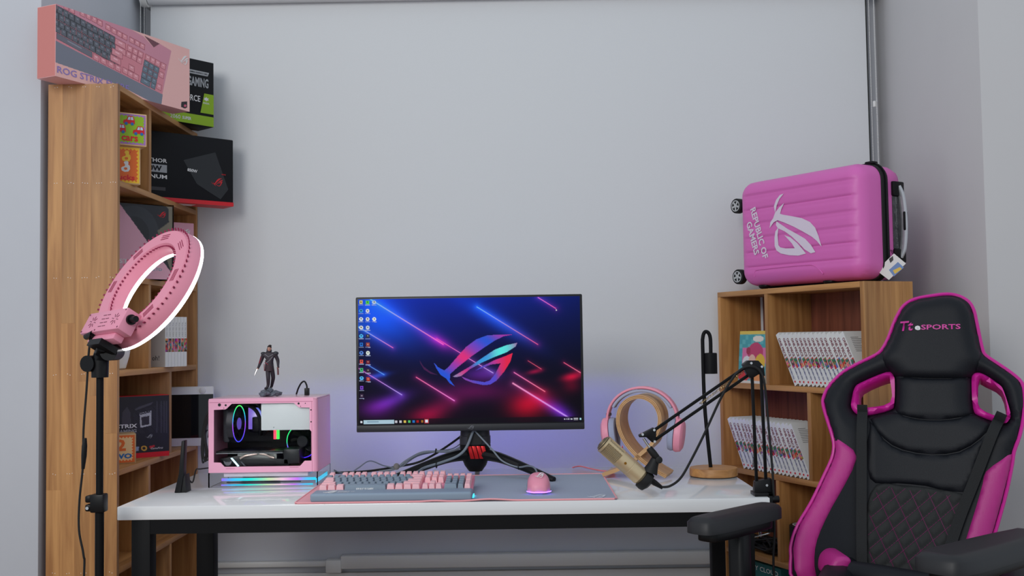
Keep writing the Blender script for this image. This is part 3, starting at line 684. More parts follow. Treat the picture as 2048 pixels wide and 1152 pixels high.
part('fan_hub_light', emat('violet_hub', S(90, 70, 170), .9), pcx, lambda b: b.cyl(LX(470, 398, .045)+Vector((.0085, -.0008, 0)), LX(470, 398, .045)+Vector((.0102, -.001, 0)), .017, n=24))
part('radiator', mat('radiator_dark', S(58, 60, 66), .4), pcx, lambda b: (b.box(hx(318), hx(395), .05, .16, hz(610), hz(240)),), bevel=.006)
fan(LX(1175, 620, .1), (-.2, -.98, 0), .048, lerp3([(0, (70, 40, 255)), (.3, (120, 60, 255)), (.5, (40, 220, 120)), (1, (40, 255, 120))]))
def coolplate(u, v):  # purple and blue light on the white plate, put into its glowing colour
    c = np.zeros((len(u), 3)); A = np.array([150, 110, 220.]); B = np.array([30, 110, 240.]); Wt = np.array([225, 210, 255.])
    k = np.clip(u, 0, 1)[:, None]; c = A*(1-k)+B*k; g = np.exp(-((u-.42)**2+(v-.36)**2)*18)[:, None]; c = c*(1-g)+Wt*g; return c
pl = print_grid('pump_plate', printmat('pump_painted_light', .8), pcx, frame((hx(545), .11, hz(482)), (1, 0, 0), (0, 0, 1)), hx(783)-hx(545), hz(240)-hz(482), 30, 30, coolplate)
bx('pump_block', M_blackp, pcx, hx(610), hx(730), .085, .109, hz(500), hz(340), bevel=.003)
bx('pump_body', M_blackp, pcx, hx(548), hx(780), .112, .15, hz(520), hz(242), bevel=.002)
for off in (0, 12): part('coolant_hose', M_blackr, pcx, lambda b: b.tube(smooth_path([LX(430+off*4, 190-off, .06), LX(560+off*6, 195-off*2, .07), LX(660+off*5, 260-off*2, .075), LX(705+off*6, 370, .08), LX(705+off*6, 480, .085), LX(690+off*3, 540, .1)], 6), .0055, 10))
for k, (a, cc) in enumerate(((838, (230, 60, 90)), (872, (60, 220, 80)))):
    bx('memory_stick', emat('memory_glow', S(*cc), 1.6), pcx, hx(a), hx(a+24), .1, .112, hz(596), hz(465))
bx('motherboard', mat('board_black', S(20, 20, 25), .5), pcx, hx(280), hx(1330), .165, .17, hz(640), hz(170))
def gpu(b):
    b.box(hx(285), hx(1020), .012, .11, hz(708), hz(690)); b.box(hx(1020), hx(1190), .02, .11, hz(840), hz(680))
    b.prism([(hx(x), hz(y)) for x, y in ((320, 775), (500, 745), (1060, 790), (1080, 856), (360, 856))], -.02, -.1, MF)
part('graphics_card', mat('card_shroud', S(26, 26, 30), .35), pcx, gpu, bevel=.0008)
bx('card_edge', M_chrome, pcx, hx(285), hx(1020), .0105, .0125, hz(716), hz(711))
part('heat_pipe', mat('nickel_pipe', S(190, 170, 160), .25, 1), pcx, lambda b: (b.tube(smooth_path([LX(545, 772, .016), LX(600, 745, .016), LX(680, 732, .016), LX(735, 722, .016)], 5), .0035, 8), b.tube(smooth_path([LX(760, 722, .016), LX(830, 735, .016), LX(880, 760, .016), LX(920, 770, .016)], 5), .0035, 8)))
bx('fin_stack', mat('fins', S(150, 150, 146), .4, .6), pcx, hx(510), hx(940), .022, .1, hz(780), hz(725))
part('light_bar', emat('cyan_bar', S(190, 240, 250), 2.2), pcx, lambda b: b.prism([(hx(x), hz(y)) for x, y in ((438, 768), (455, 765), (533, 855), (515, 860))], -.0195, -.017, MF))
part('light_bar', mat('grey_bar', S(110, 112, 120), .4), pcx, lambda b: b.prism([(hx(x), hz(y)) for x, y in ((545, 808), (558, 806), (605, 855), (590, 856))], -.0195, -.018, MF))
part('emblem', mat('grey_emblem', S(120, 120, 126), .4), pcx, lambda b: (b.prism([(hx(x), hz(y)) for x, y in ((358, 795), (385, 812), (400, 808), (425, 812), (455, 792), (440, 835), (415, 848), (390, 848), (370, 830))], -.0195, -.0185, MF)))
# clear base with the rainbow strip
for (a, b, c, d) in ((0, PCW, 0, .003), (0, PCW, PCD-.003, PCD), (0, .003, .003, PCD-.003), (PCW-.003, PCW, .003, PCD-.003)): bx('acrylic_wall', M_film, pcx, a, b, c, d, 0, cz0-.0005)
bx('base_tray', mat('frosted_tray', S(235, 225, 235), .2), pcx, .04, PCW-.03, .012, PCD-.012, cz0-.014, cz0-.001, bevel=.003)
rain = lerp3([(0, (150, 110, 240)), (.12, (60, 190, 250)), (.3, (40, 225, 215)), (.5, (190, 220, 170)), (.65, (235, 190, 215)), (.8, (200, 120, 240)), (.9, (90, 190, 255)), (1, (40, 210, 240))])
rfn = lambda u, v: np.array([rain(t) for t in u])
M_rain = printmat('rainbow_led', 1.15)
print_grid('led_strip', M_rain, pcx, frame((.035, .010, .017), (1, 0, 0), (0, 0, 1)), PCW-.042, .008, 60, 1, rfn)
print_grid('led_strip', M_rain, pcx, frame((.035, .008, .004), (1, 0, 0), (0, -.5, .85)), PCW-.05, .005, 60, 1, rfn)
print_grid('led_strip', M_rain, pcx, frame((PCW-.008, .012, .008), (0, 1, 0), (0, 0, 1)), PCD-.03, .012, 20, 1, lambda u, v: np.tile([60., 200, 240], (len(u), 1)))
bx('tray_lip', M_blackp, pcx, .05, PCW-.05, .0085, .011, .0125, .0145)
# usb cable plugged in the top
uc = thing('usb_cable', 'short black USB cable looping from the top of the pink computer', 'cable', un(614, 789, Y=.47))
def usb(b):
    pz = PCH+.75
    a = un(614, 789, Y=.47); b.box(a.x-.0065, a.x+.0065, .463, .477, pz+.0002, pz+.021)
    b.tube(smooth_path([(a.x, .47, pz+.02), (a.x-.001, .47, pz+.03), (a.x-.008, .472, pz+.041), (a.x-.018, .475, pz+.036), (a.x-.028, .48, pz+.02), (a.x-.038, .5, pz+.002)], 6), .0026, 8)
part('cord', M_blackp, uc, usb, world=True, bevel=.0006)

# ------------------------------------------------------------------ figurine on the computer
fg = thing('figurine', 'dark coated man figurine striding on a grey rock base, on the pink computer', 'figurine', (un(540, 795, Y=.43).x, .43, 1.002))
def rock():
    rs = np.random.RandomState(11); bm = bmesh.new()
    for k in range(26):
        a = rs.rand()*2*PI; q = rs.rand()**.6; c = Vector((.031*q*math.cos(a), .022*q*math.sin(a), .004+.017*(1-q)*rs.rand()+.004*rs.rand()))
        r_ = bmesh.ops.create_icosphere(bm, subdivisions=1, radius=1); R_ = Matrix.Rotation(rs.rand()*6, 3, 'Z') @ Matrix.Rotation(rs.randn()*.5, 3, 'X')
        sz = Vector((.013, .009, .0065))*(.7+.7*rs.rand())
        for v in r_['verts']:
            p_ = Vector((v.co.x*sz.x*(.75+.5*rs.rand()), v.co.y*sz.y*(.75+.5*rs.rand()), v.co.z*sz.z)); v.co = R_ @ p_+c; v.co.z = max(0, v.co.z)
    me = bpy.data.meshes.new('rock_base'); bm.to_mesh(me); bm.free(); me.materials.append(mat('grey_rock', S(94, 100, 110), .7, noise=.3, nscale=90, bump=.4, bscale=200)); return link('rock_base', me, fg)
rock()
def skin(name, m, parent, pts, edges, root=0):
    me = bpy.data.meshes.new(name); me.from_pydata([p[:3] for p in pts], edges, []); o = link(name, me, parent)
    md = o.modifiers.new('skin', 'SKIN'); 
    for i, p in enumerate(pts): me.skin_vertices[0].data[i].radius = (p[3], p[4] if len(p) > 4 else p[3]); me.skin_vertices[0].data[i].use_root = (i == root)
    s = o.modifiers.new('sub', 'SUBSURF'); s.levels = 2; s.render_levels = 2; me.materials.append(m); md.use_smooth_shade = True; return o
u = 1/679.0
Fp = lambda px, py, y=0: ((px-540)*u, y, (793-py)*u)
body = [(*Fp(539, 735), .0125, .009), (*Fp(540, 722), .0115, .008), (*Fp(540, 710), .0165, .009), (*Fp(539, 705), .006), (*Fp(539, 698, -.001), .0062, .007), (*Fp(539, 692, -.001), .005),
        (*Fp(527, 709), .007), (*Fp(522, 722, .002), .0055), (*Fp(518, 734, -.004), .0036), (*Fp(516, 738, -.005), .003),
        (*Fp(551, 709), .007), (*Fp(556, 722, .003), .0055), (*Fp(557, 732, -.003), .0036), (*Fp(558, 737, -.004), .003),
        (*Fp(536, 739), .0082), (*Fp(538, 757, -.008), .0066), (*Fp(537, 770, -.002), .005), (*Fp(535, 776, -.004), .0045), (*Fp(531, 777, -.012), .0032),
        (*Fp(544, 739), .008), (*Fp(546, 756, .006), .0064), (*Fp(542, 768, .016), .005), (*Fp(540, 774, .02), .0045), (*Fp(538, 777, .012), .003)]
skin('body', mat('figurine_dark_cloth', S(44, 36, 44), .6, noise=.35, nscale=140), fg, body, [(0, 1), (1, 2), (2, 3), (3, 4), (4, 5), (2, 6), (6, 7), (7, 8), (8, 9), (2, 10), (10, 11), (11, 12), (12, 13), (0, 14), (14, 15), (15, 16), (16, 17), (17, 18), (0, 19), (19, 20), (20, 21), (21, 22), (22, 23)])
def ball(b, c, rx, ry, rz, n=14):
    b.lathe([(max(.02, math.sin(PI*i/8)), -math.cos(PI*i/8)) for i in range(9)], n, Matrix.Translation(c) @ Matrix.Diagonal((rx, ry, rz, 1)))
def face(b):
    ball(b, Fp(539.5, 698, -.0035), .0056, .0056, .0075); b.prism([(-.001, -.001), (.001, -.001), (0, .003)], 0, .002, Matrix.Translation(Vector(Fp(539.5, 699, -.009))) @ Matrix.Rotation(PI/2, 4, 'X'))
    for s in (-1, 1): ball(b, Vector(Fp(539.5, 697.5, -.003))+Vector((s*.0058, .001, 0)), .001, .0015, .002, 8)
part('face', mat('figurine_skin', S(190, 140, 122), .55), fg, face)
part('hair', mat('figurine_hair', S(40, 30, 28), .6), fg, lambda b: (ball(b, Fp(539.5, 694.5, -.001), .0064, .0068, .0056), ball(b, Fp(541, 691.5, -.004), .005, .004, .0028)))
part('eyes', M_blackr, fg, lambda b: [ball(b, Vector(Fp(539.5, 697.5, -.0088))+Vector((s*.0022, 0, 0)), .0009, .0006, .0006, 6) for s in (-1, 1)])
part('coat_tail', mat('figurine_coat', S(50, 30, 38), .6, noise=.3, nscale=150), fg, lambda b: b.lathe([(.0132, -.012), (.0126, 0), (.0112, .014), (.0118, .02)], 20, Matrix.Translation(Fp(539, 734)) @ Matrix.Diagonal((1.05, .85, 1, 1))))
part('shoulder_plate', mat('figurine_armour', S(48, 50, 56), .4), fg, lambda b: (ball(b, Fp(527, 707), .0075, .008, .005), ball(b, Fp(552, 707), .0085, .008, .006)))
part('belt', mat('figurine_belt', S(90, 90, 96), .4), fg, lambda b: b.lathe([(.0122, -.002), (.0125, 0), (.0122, .002)], 20, Matrix.Translation(Fp(539.5, 731)) @ Matrix.Diagonal((1, .8, 1, 1))))
part('chest_strap', mat('figurine_strap', S(120, 118, 124), .4), fg, lambda b: (b.tube([Fp(531, 708, -.0095), Fp(539, 714, -.0105), Fp(548, 709, -.0095)], .0012, 6), b.tube([Fp(534, 726, -.0088), Fp(540, 722, -.0095), Fp(547, 714, -.0098)], .0011, 6)))
part('red_trim', mat('figurine_red', S(130, 22, 44), .5), fg, lambda b: (b.tube([Fp(528.5, 728), Fp(529, 742)], .0011, 5), b.tube([Fp(523, 713, -.003), Fp(519.5, 727, -.004)], .0016, 5), b.tube([Fp(531, 725, -.0085), Fp(538, 729, -.0095)], .0012, 5)))
part('blade', M_chrome, fg, lambda b: b.tube([Fp(516, 737, -.006), Fp(513, 745, -.008), Fp(510, 752, -.01)], .002, 6, rs=[.0018, .002, .0005]))
part('pistol', mat('figurine_pistol', S(90, 24, 34), .5), fg, lambda b: (b.tube([Fp(556.5, 735, -.006), Fp(557.5, 740, -.008), Fp(558, 750, -.01)], .0026, 6)))
for s in (-1, 1): part('hand', mat('figurine_hand', S(180, 130, 112), .55), fg, lambda b: [ball(b, Vector(Fp(516.5 if s < 0 else 557.3, 736.5, -.006))+Vector((k*.0008-.0016, -.0012, -.0004*k)), .0009, .002, .0017, 6) for k in range(5)])

# ------------------------------------------------------------------ wireless antenna and leads
an = thing('antenna', 'black fin shaped wireless antenna standing at the left end of the desk', 'antenna', (-.744, .247, .75))
def fin(b):
    A0, A1, A2, A3 = un(348, 987, Y=.235), un(361, 988, Y=.235), un(372, 880, Y=.25), un(366, 881, Y=.25)
    zz = lambda p: (p.x, max(p.z, .7503))
    b.prism([zz(A0), zz(A1), zz(un(368, 948, Y=.24)), zz(A2), zz(A3), zz(un(358, 948, Y=.24))], -.236, -.262, frame((0, 0, 0), (1, 0, 0), (0, 0, 1)))
part('fin', M_blackp, an, fin, world=True, bevel=.002)
part('foot', M_blackr, an, lambda b: b.prism([(un(357, 985, Y=.24).x, .7503), (un(377, 975, Y=.26).x, .7503), (un(371, 952, Y=.25).x, .80)], -.24, -.285, frame((0, 0, 0), (1, 0, 0), (0, 0, 1))), world=True, bevel=.001)
lead = part('antenna_lead', M_blackr, None, lambda b: b.tube(smooth_path([un(371, 948, Y=.29), un(380, 962, Y=.3), un(386, 963, Y=.32), un(392, 940, Y=.36), un(400, 938, Y=.42), un(425, 935, Y=.5)], 6), .0022, 8))
tag(lead, 'thin black lead curving from the antenna behind the pink computer', 'cable')
b_ = part('cable_bundle', M_blackr, None, lambda b: [b.tube(smooth_path([un(424+4*k, 818+3*k, Y=.57), un(412+3*k, 832, Y=.56), un(405+2*k, 866, Y=.56), un(403+2*k, 900+6*k, Y=.56), un(406+5*k, 926-3*k, Y=.56), un(412+2*k, 905, Y=.56), un(407+k, 870, Y=.56), un(416, 860, Y=.57), un(432, 858, Y=.58)], 6), .0024, 8) for k in range(3)])
tag(b_, 'dangling tied bundle of black cables between the bookshelf and the pink computer', 'cable')
for k in range(2):
    g_ = part('grey_cable', M_cable, None, lambda b: b.tube(smooth_path([un(432+3*k, 838, Y=.575), un(418+3*k, 848, Y=.572), un(410+4*k, 870, Y=.57), un(410+3*k, 890, Y=.572), un(418+2*k, 915, Y=.575), (-.66, .58+.01*k, .754), (-.55, .6+.01*k, .754)], 6), .003, 8))
    tag(g_, ['outer', 'inner'][k]+' grey cable of the pair rising behind the left edge of the pink computer', 'cable', 'grey cables behind the computer')
# ------------------------------------------------------------------ monitor
MX0, MX1, MZ0, MZ1, MY = -.288, .391, .889, 1.292, .47
mon = thing('monitor', 'wide black gaming monitor showing a neon wallpaper, in the middle of the desk', 'monitor', (.06, .52, .75))
M_bez = mat('monitor_plastic', S(38, 38, 42), .45); M_bezd = mat('monitor_bezel_dark', S(16, 16, 19), .4)
bx('housing', M_bezd, mon, MX0, MX1, MY, MY+.026, MZ0, MZ1, bevel=.004, world=True)
bx('chin', M_bez, mon, MX0, MX1, MY-.0015, MY+.02, MZ0, .9095, bevel=.003, world=True)
part('rear_bulge', M_bez, mon, lambda b: b.prism([(MX0+.06, MZ0+.05), (MX1-.06, MZ0+.05), (MX1-.05, MZ1-.06), (MX0+.05, MZ1-.06)], -(MY+.026), -(MY+.07), frame((0, 0, 0), (1, 0, 0), (0, 0, 1))), world=True, bevel=.015)
SX0, SX1, SZ0, SZ1 = -.2805, .3835, .9115, 1.2855
def scr(u, v):
    x = 102+u*1708; y = 113+v*973-.019*(x-100)+ (v-.5)*0
    n = len(u); c = np.zeros((n, 3))
    top = np.array([10, 40, 165.]); mid = np.array([8, 10, 58.]); bot = np.array([14, 3, 20.])
    k = v[:, None]; c = np.where(k < .5, top+(mid-top)*(k/.5)**.9, mid+(bot-mid)*((k-.5)/.5)**.7)
    c = c*(1-.62*np.clip(u-.45, 0, 1)[:, None]**1.0*1.15)*(1-.3*np.exp(-(u/.05)**2))[:, None]
    def glow(cx, cy, sx, sy, col, a=0.0):
        dx, dy = x-cx, y-cy; X = dx*math.cos(a)+dy*math.sin(a); Y = -dx*math.sin(a)+dy*math.cos(a)
        return np.exp(-(X/sx)**2-(Y/sy)**2)[:, None]*np.array(col, float)
    c += glow(240, 250, 330, 170, (10, 60, 130), .55)+glow(1200, 300, 300, 60, (10, 40, 90), .55)+glow(700, 430, 140, 60, (50, 6, 44), .55)
    c += glow(1430, 900, 170, 90, (120, 4, 16), -.2)+glow(1380, 960, 140, 110, (70, 0, 8))+glow(1740, 705, 80, 30, (170, 10, 30), -.2)+glow(1735, 770, 70, 60, (70, 0, 10))+glow(1455, 668, 60, 18, (130, 8, 26), -.2)
    c += glow(700, 960, 180, 70, (84, 6, 28), -.35)+glow(620, 1020, 130, 60, (72, 0, 14))+glow(350, 900, 150, 50, (70, 30, 115), -.35)+glow(230, 960, 150, 80, (60, 12, 70))+glow(250, 705, 90, 20, (20, 50, 120), -.2)
    c += glow(1000, 820, 280, 80, (70, 6, 40))+glow(1050, 690, 150, 50, (60, 20, 80))+glow(1640, 970, 120, 60, (60, 20, 120), .55)
    def streak(a, b, w, c0, c1, gl=26):
        nonlocal c
        d, t = segd(x, y, a, b); col = np.array(c0, float)*(1-t[:, None])+np.array(c1, float)*t[:, None]
        c += col*(np.exp(-(d/gl))*.38)[:, None]; k = np.clip(1.2-(d/w), 0, 1)[:, None]; c = c*(1-k)+np.minimum(255, col*.75+85)*k
    streak((200, 113), (755, 460), 5, (70, 170, 255), (255, 30, 130), 30); streak((705, 415), (900, 535), 3.5, (220, 20, 110), (240, 60, 170)); streak((945, 566), (1135, 680), 3.5, (240, 80, 190), (170, 140, 255))
    streak((1018, 168), (1482, 458), 4, (60, 160, 255), (240, 20, 90), 24); streak((1490, 93), (1625, 178), 4, (220, 60, 190), (255, 30, 130), 24); streak((100, 325), (368, 488), 4, (60, 170, 255), (230, 50, 150), 24)
    streak((170, 620), (298, 697), 3.5, (20, 90, 230), (40, 130, 240), 16); streak((105, 650), (432, 852), 4, (190, 50, 160), (150, 120, 255), 20); streak((545, 716), (835, 896), 5, (255, 40, 110), (235, 90, 200), 22)
    streak((1297, 676), (1530, 822), 5, (255, 60, 150), (255, 60, 90), 22); streak((1287, 760), (1712, 1025), 8, (255, 100, 160), (150, 90, 240), 26); streak((1405, 585), (1505, 648), 3, (180, 10, 40), (230, 30, 60), 14); streak((1680, 598), (1805, 675), 4, (240, 20, 70), (255, 70, 110), 16)
    gx = np.clip((x-680)/640, 0, 1); ph = (x-y*1.3)/95.0
    for i, pl_ in enumerate(_lg):
        m = inpoly(x, y, pl_)
        A = np.array([235, 50, 130.]); B = np.array([40, 90, 225.]); Cc = np.array([70, 225, 240.]); D = np.array([150, 60, 200.])
        s1 = (.5+.5*np.sin(ph*.9+i*1.7))[:, None]; s2 = (.5+.5*np.sin(ph*1.7+i*2.1+1))[:, None]
        col = A*s1+B*(1-s1); col = col*(1-.45*s2)+ (Cc if i == 1 else D)*.45*s2
        if i == 1: g = np.exp(-((x-1200)/110)**2)[:, None]; col = col*(1-g)+np.array([90, 240, 235.])*g
        if i == 2: g = np.clip((x-1150)/90, 0, 1)[:, None]; col = col*(1-g)+np.array([235, 40, 80.])*g
        if i == 3: col = col*.45
        c = np.where(m[:, None], col, c)
    # desktop icons, task bar
    rs = np.random.RandomState(3)
    def rect(x0, y0, x1, y1, col): 
        m = (x >= x0) & (x <= x1) & (y >= y0) & (y <= y1); c[m] = col
    ic = [(125, k) for k in (135, 202, 266, 332, 398, 464, 529, 595, 660, 725, 800, 862)]+[(175, k) for k in (135, 202, 266, 332, 398, 464, 529, 600, 665, 732)]+[(226, 135), (226, 266)]
    pal = [(220, 210, 120), (60, 160, 230), (225, 235, 245), (235, 235, 230), (80, 190, 255), (40, 120, 220), (90, 140, 230), (230, 90, 80), (70, 190, 120), (90, 190, 255), (130, 70, 210), (60, 40, 70),
           (90, 210, 80), (225, 225, 235), (230, 230, 230), (210, 220, 235), (50, 50, 60), (160, 70, 60), (235, 245, 235), (120, 30, 40), (60, 40, 50), (190, 60, 40), (190, 210, 230), (240, 245, 235)]
    for (ix, iy), p in zip(ic, pal):
        m = np.hypot((x-ix), (y-iy)) < 15; q = (abs(x-ix) < 13) & (abs(y-iy) < 14); m = m if p[2] > 228 else q
        c[m] = p; c[(abs(x-ix) < 5) & (abs(y-iy+2) < 5)] = np.array(p)*.45+120*(np.array(p).mean() < 120)
        c[(abs(x-ix) < 19) & (abs(y-iy-21) < 2.2)] = (170, 180, 215)
    yb_ = 1083-.019*(x-100)
    tb = y > yb_-38; c[tb] = c[tb]*.35+np.array([8, 6, 14])
    def tbr(x0, x1, h, col): c[(x > x0) & (x < x1) & (abs(y-(yb_-18)) < h)] = col
    tbr(112, 128, 8, (225, 230, 240)); tbr(138, 373, 15, (176, 206, 222)); tbr(165, 252, 4, (130, 160, 180))
    for k, (xx, col) in enumerate(((388, (200, 200, 210)), (420, (200, 200, 210)), (455, (225, 195, 90)), (488, (90, 200, 110)), (521, (40, 120, 200)), (553, (170, 30, 30)), (587, (170, 110, 40)))): tbr(xx-9, xx+9, 9, col)
    tbr(604, 637, 17, (190, 50, 60)); tbr(611, 630, 10, (220, 235, 250))
    for (a, b) in ((1675, 1683), (1692, 1700), (1705, 1714), (1722, 1738)): tbr(a, b, 4, (200, 205, 215))
    for yo in (-5, 5): c[(x > 1748) & (x < 1782) & (abs(y-(yb_-18+yo)) < 2)] = (215, 215, 225)
    tbr(1792, 1806, 7, (170, 225, 235))
    c[inpoly(x, y, [(1626, 183), (1626, 196), (1630, 193), (1637, 193)])] = (245, 245, 245)
    return np.clip(c, 0, 255)
print_grid('screen', printmat('screen_image', .85), mon, frame(Vector((SX0, MY-.0006, SZ0))-wm(mon).translation, (1, 0, 0), (0, 0, 1)), SX1-SX0, SZ1-SZ0, 560, 316, scr)
logo(mat('bezel_logo', S(120, 120, 126), .35, .6), mon, frame(Vector((.052, MY-.0022, .8995))-wm(mon).translation, (1, 0, 0), (0, 0, 1)), .022, .012)
HB = Vector((.062, .535, 0))
def neck(b):
    b.lathe([(.046, .843), (.047, .846), (.047, .868), (.045, .87), (.043, .90), (.042, 1.1), (.03, 1.12)], 32, Matrix.Translation((HB.x, HB.y, 0)) @ Matrix.Diagonal((1, .75, 1, 1)))
part('neck', mat('stand_grey', S(52, 53, 60), .45), mon, neck, world=True)
part('cable_opening', M_blackr, mon, lambda b: b.prism(rrect(.044, .034, .01, 4, 0, 0), 0, .004, frame((HB.x, HB.y-.0335, .862), (1, 0, 0), (0, 0, 1))), world=True)
part('hub', M_blackp, mon, lambda b: b.lathe([(.02, .762), (.033, .78), (.044, .808), (.047, .842)], 32, Matrix.Translation((HB.x, HB.y, 0)) @ Matrix.Diagonal((1, .78, 1, 1))), world=True)
M_cop = mat('red_copper', S(200, 30, 34), .3, .5)
def grooves(b):
    for k in range(4):
        x = HB.x-.022+k*.0135; b.prism([(x, .841), (x+.0115, .841), (x+.021, .803), (x+.0095, .803)], .0, .0035+.001*(k % 2), frame((0, HB.y-.0365, 0), (1, 0, 0), (0, 0, 1)))
part('red_groove', M_cop, mon, grooves, world=True, bevel=.0008)
def fleg(end, w0=.02, w1=.009, mid=None):
    def f(b):
        s = Vector((HB.x, HB.y, .815)); e = Vector(end); m = mid or (s*.62+e*.38+Vector((0, 0, .012))); dr = (e-s); dr.z = 0; dr.normalize(); s = s+dr*.02
        pts = smooth_path([s, m, e], 6); b.tube(pts, .02, 10, rs=[w0+(w1-w0)*i/(len(pts)-1) for i in range(len(pts))])
    return f
for e in ((.294, .343, .757), (-.185, .385, .757), (.062, .665, .755)): part('leg', M_blackp, mon, fleg(e), world=True)
# rear ring light; unseen blue bar and hoods added to tint the wall
M_bl = emat('added_blue_led', (.16, .15, 1, 1), 170)
part('rear_light_ring', emat('blue_ring_led', (.16, .15, 1, 1), 5), mon, lambda b: b.tube([(HB.x+.1*math.cos(a), MY+.072, 1.09+.1*math.sin(a)) for a in np.linspace(0, 2*PI, 40, endpoint=False)], .004, 8, closed=True), world=True)
part('added_light_bar', M_bl, mon, lambda b: b.tube([(MX0+.05, MY+.034, MZ0+.018), (MX1-.05, MY+.034, MZ0+.018)], .0045, 8), world=True)  # added bar, hidden behind the housing, throws blue onto the blind
for zl, ye in ((MZ0+.006, .058), (MZ0+.027, .1)): bx('added_light_hood', M_blackp, mon, MX0+.04, MX1-.04, MY+.026, MY+ye, zl, zl+.003, world=True)  # unseen lips added to confine the bar's light to a low band

# ------------------------------------------------------------------ mouse pad
pad = thing('mouse_pad', 'long slate grey cloth mouse pad with pink stitched rim under the keyboard', 'mouse pad', (.03, .25, .75))
PX0, PX1, PY0, PY1 = -.375, .443, .004, .5
def wv(x, y): return .0012+.004*max(0, 1-abs(y-PY0)/.05)*max(0, math.exp(-((x-.12)/.05)**2)+.5*math.exp(-((x+.02)/.03)**2)-.1)
def padtop(m, name, xa, xb):
    b = MB(); nx, ny = 60, 20; vs = []; fs = []
    for j in range(ny+1):
        for i in range(nx+1):
            x = xa+(xb-xa)*i/nx; y = PY0+(PY1-PY0)*j/ny; vs.append((x, y, .7505+wv(x, y)+.0015))
    for j in range(ny):
        for i in range(nx): a = j*(nx+1)+i; fs.append((a, a+1, a+nx+2, a+nx+1))
    b.add(vs, fs); b.add([(v[0], v[1], v[2]-.0025) for v in vs], [f[::-1] for f in fs]); b.build(name, m, pad, world=True)
padtop(M_slatec, 'cloth', -.31, PX1); padtop(mat('pink_cloth', S(232, 168, 176), .9, noise=.04, nscale=400), 'pink_print', PX0, -.31)
rim = [(PX0+(PX1-PX0)*t, PY0, 0) for t in np.linspace(.01, .99, 60)]+[(PX1, PY0+(PY1-PY0)*t, 0) for t in np.linspace(.02, .98, 24)]+[(PX1-(PX1-PX0)*t, PY1, 0) for t in np.linspace(.01, .99, 40)]+[(PX0, PY1-(PY1-PY0)*t, 0) for t in np.linspace(.02, .98, 24)]
part('stitched_rim', mat('pink_stitching', S(242, 168, 174), .8), pad, lambda b: b.tube([(x, y, .7515+wv(x, y)) for x, y, z in rim], .0024, 6, closed=True), world=True)
logo(mat('pad_logo', S(212, 218, 228), .8), pad, frame(Vector((.395, .045, .7537))-wm(pad).translation, (1, 0, 0), (0, 1, 0)), .05, .05)
# ------------------------------------------------------------------ keyboard
KX0, KX1 = -.333, .073
TILT = .09
kb = thing('keyboard', 'pink and slate mechanical keyboard with a slate wrist rest on the mouse pad', 'keyboard', ((KX0+KX1)/2, .13, .753))
KM = Matrix.Translation((KX0, .082, .757)) @ Matrix.Rotation(TILT, 4, 'X')
U = (KX1-KX0)/23.0; PV = .0272
part('chassis', M_pinkm, kb, lambda b: b.box(0, KX1-KX0, -.004, PV*6.55, -.003, .012, KM), world=True, bevel=.003)
bx('wrist_rest', mat('slate_rest', S(138, 154, 172), .55), kb, KX0-.003, KX1+.002, .004, .079, .7535, .775, bevel=.006, world=True, seg=4)
logo(M_ink, kb, frame(Vector((KX0+.043, .032, .7755))-wm(kb).translation, (1, 0, 0), (0, 1, 0)), .034, .04)
text('REPUBLIC OF', M_ink, kb, frame(Vector((KX0+.085, .039, .7754))-wm(kb).translation, (1, 0, 0), (0, 1, 0)), .042, .009, bold=.02); text('GAMERS', M_ink, kb, frame(Vector((KX0+.078, .025, .7754))-wm(kb).translation, (1, 0, 0), (0, 1, 0)), .028, .009, bold=.02)
keyme = {}
def keycap(x, r, w, m, rows=1):
    kk = (round(w, 2), m.name, rows)
    if kk not in keyme:
        W = w*U-.0016; H = PV*rows-.0028; b = MB(); t = .0030; tz = .0150
        lo = [(0, 0), (W, 0), (W, H), (0, H)]; hi = [(t*.7, t*.9), (W-t*.7, t*.9), (W-t*.7, H-t*.5), (t*.7, H-t*.5)]
        b.add([(p[0], p[1], 0) for p in lo]+[(p[0], p[1], tz) for p in hi], [(3, 2, 1, 0), (4, 5, 6, 7), (0, 1, 5, 4), (1, 2, 6, 5), (2, 3, 7, 6), (3, 0, 4, 7)])
        keyme[kk] = b.mesh('keycap', m, bevel=.0006, seg=1)
    o = link('keycap', keyme[kk], kb); yy = PV*(r+(.35 if r >= 5 else 0))
    o.matrix_basis = Matrix.Translation(-wm(kb).translation) @ KM @ Matrix.Translation((x*U+.0008, yy+.0014, .0125)); return o
P_, G_ = M_pinkk, M_slate
def row(r, items, x=.25):
    for w, m in items:
        if m: keycap(x, r, w, m)
        x += w
row(5, [(1, P_), (1, None)]+[(1, P_)]*4+[(.5, None)]+[(1, P_)]*4+[(.5, None)]+[(1, P_)]*4)
row(4, [(1, G_)]*13+[(2, P_)]); row(3, [(1.5, P_)]+[(1, G_)]*12+[(1.5, P_)]); row(2, [(1.75, P_)]+[(1, G_)]*11+[(2.25, P_)]); row(1, [(2.25, P_)]+[(1, G_)]*10+[(2.75, P_)])
row(0, [(1.25, P_)]*3+[(6.25, G_)]+[(1.25, P_)]*4)
for r in (5, 4, 3): row(r, [(1, P_)]*3, 15.5)
row(1, [(1, P_)], 16.5); row(0, [(1, P_)]*3, 15.5)
row(4, [(1, P_)]*4, 18.75)
for r in (3, 2, 1): row(r, [(1, G_)]*3, 18.75)
row(0, [(2, G_), (1, G_)], 18.75); keycap(21.75, 2, 1, P_, 2); keycap(21.75, 0, 1, P_, 2)
text('REPUBLIC OF GAMERS', M_ink, kb, Matrix.Translation(-wm(kb).translation) @ KM @ Matrix.Translation((7.1*U, .002, .018)) @ Matrix.Rotation(PI/2*.8, 4, 'X'), .045, .006, bold=.02)
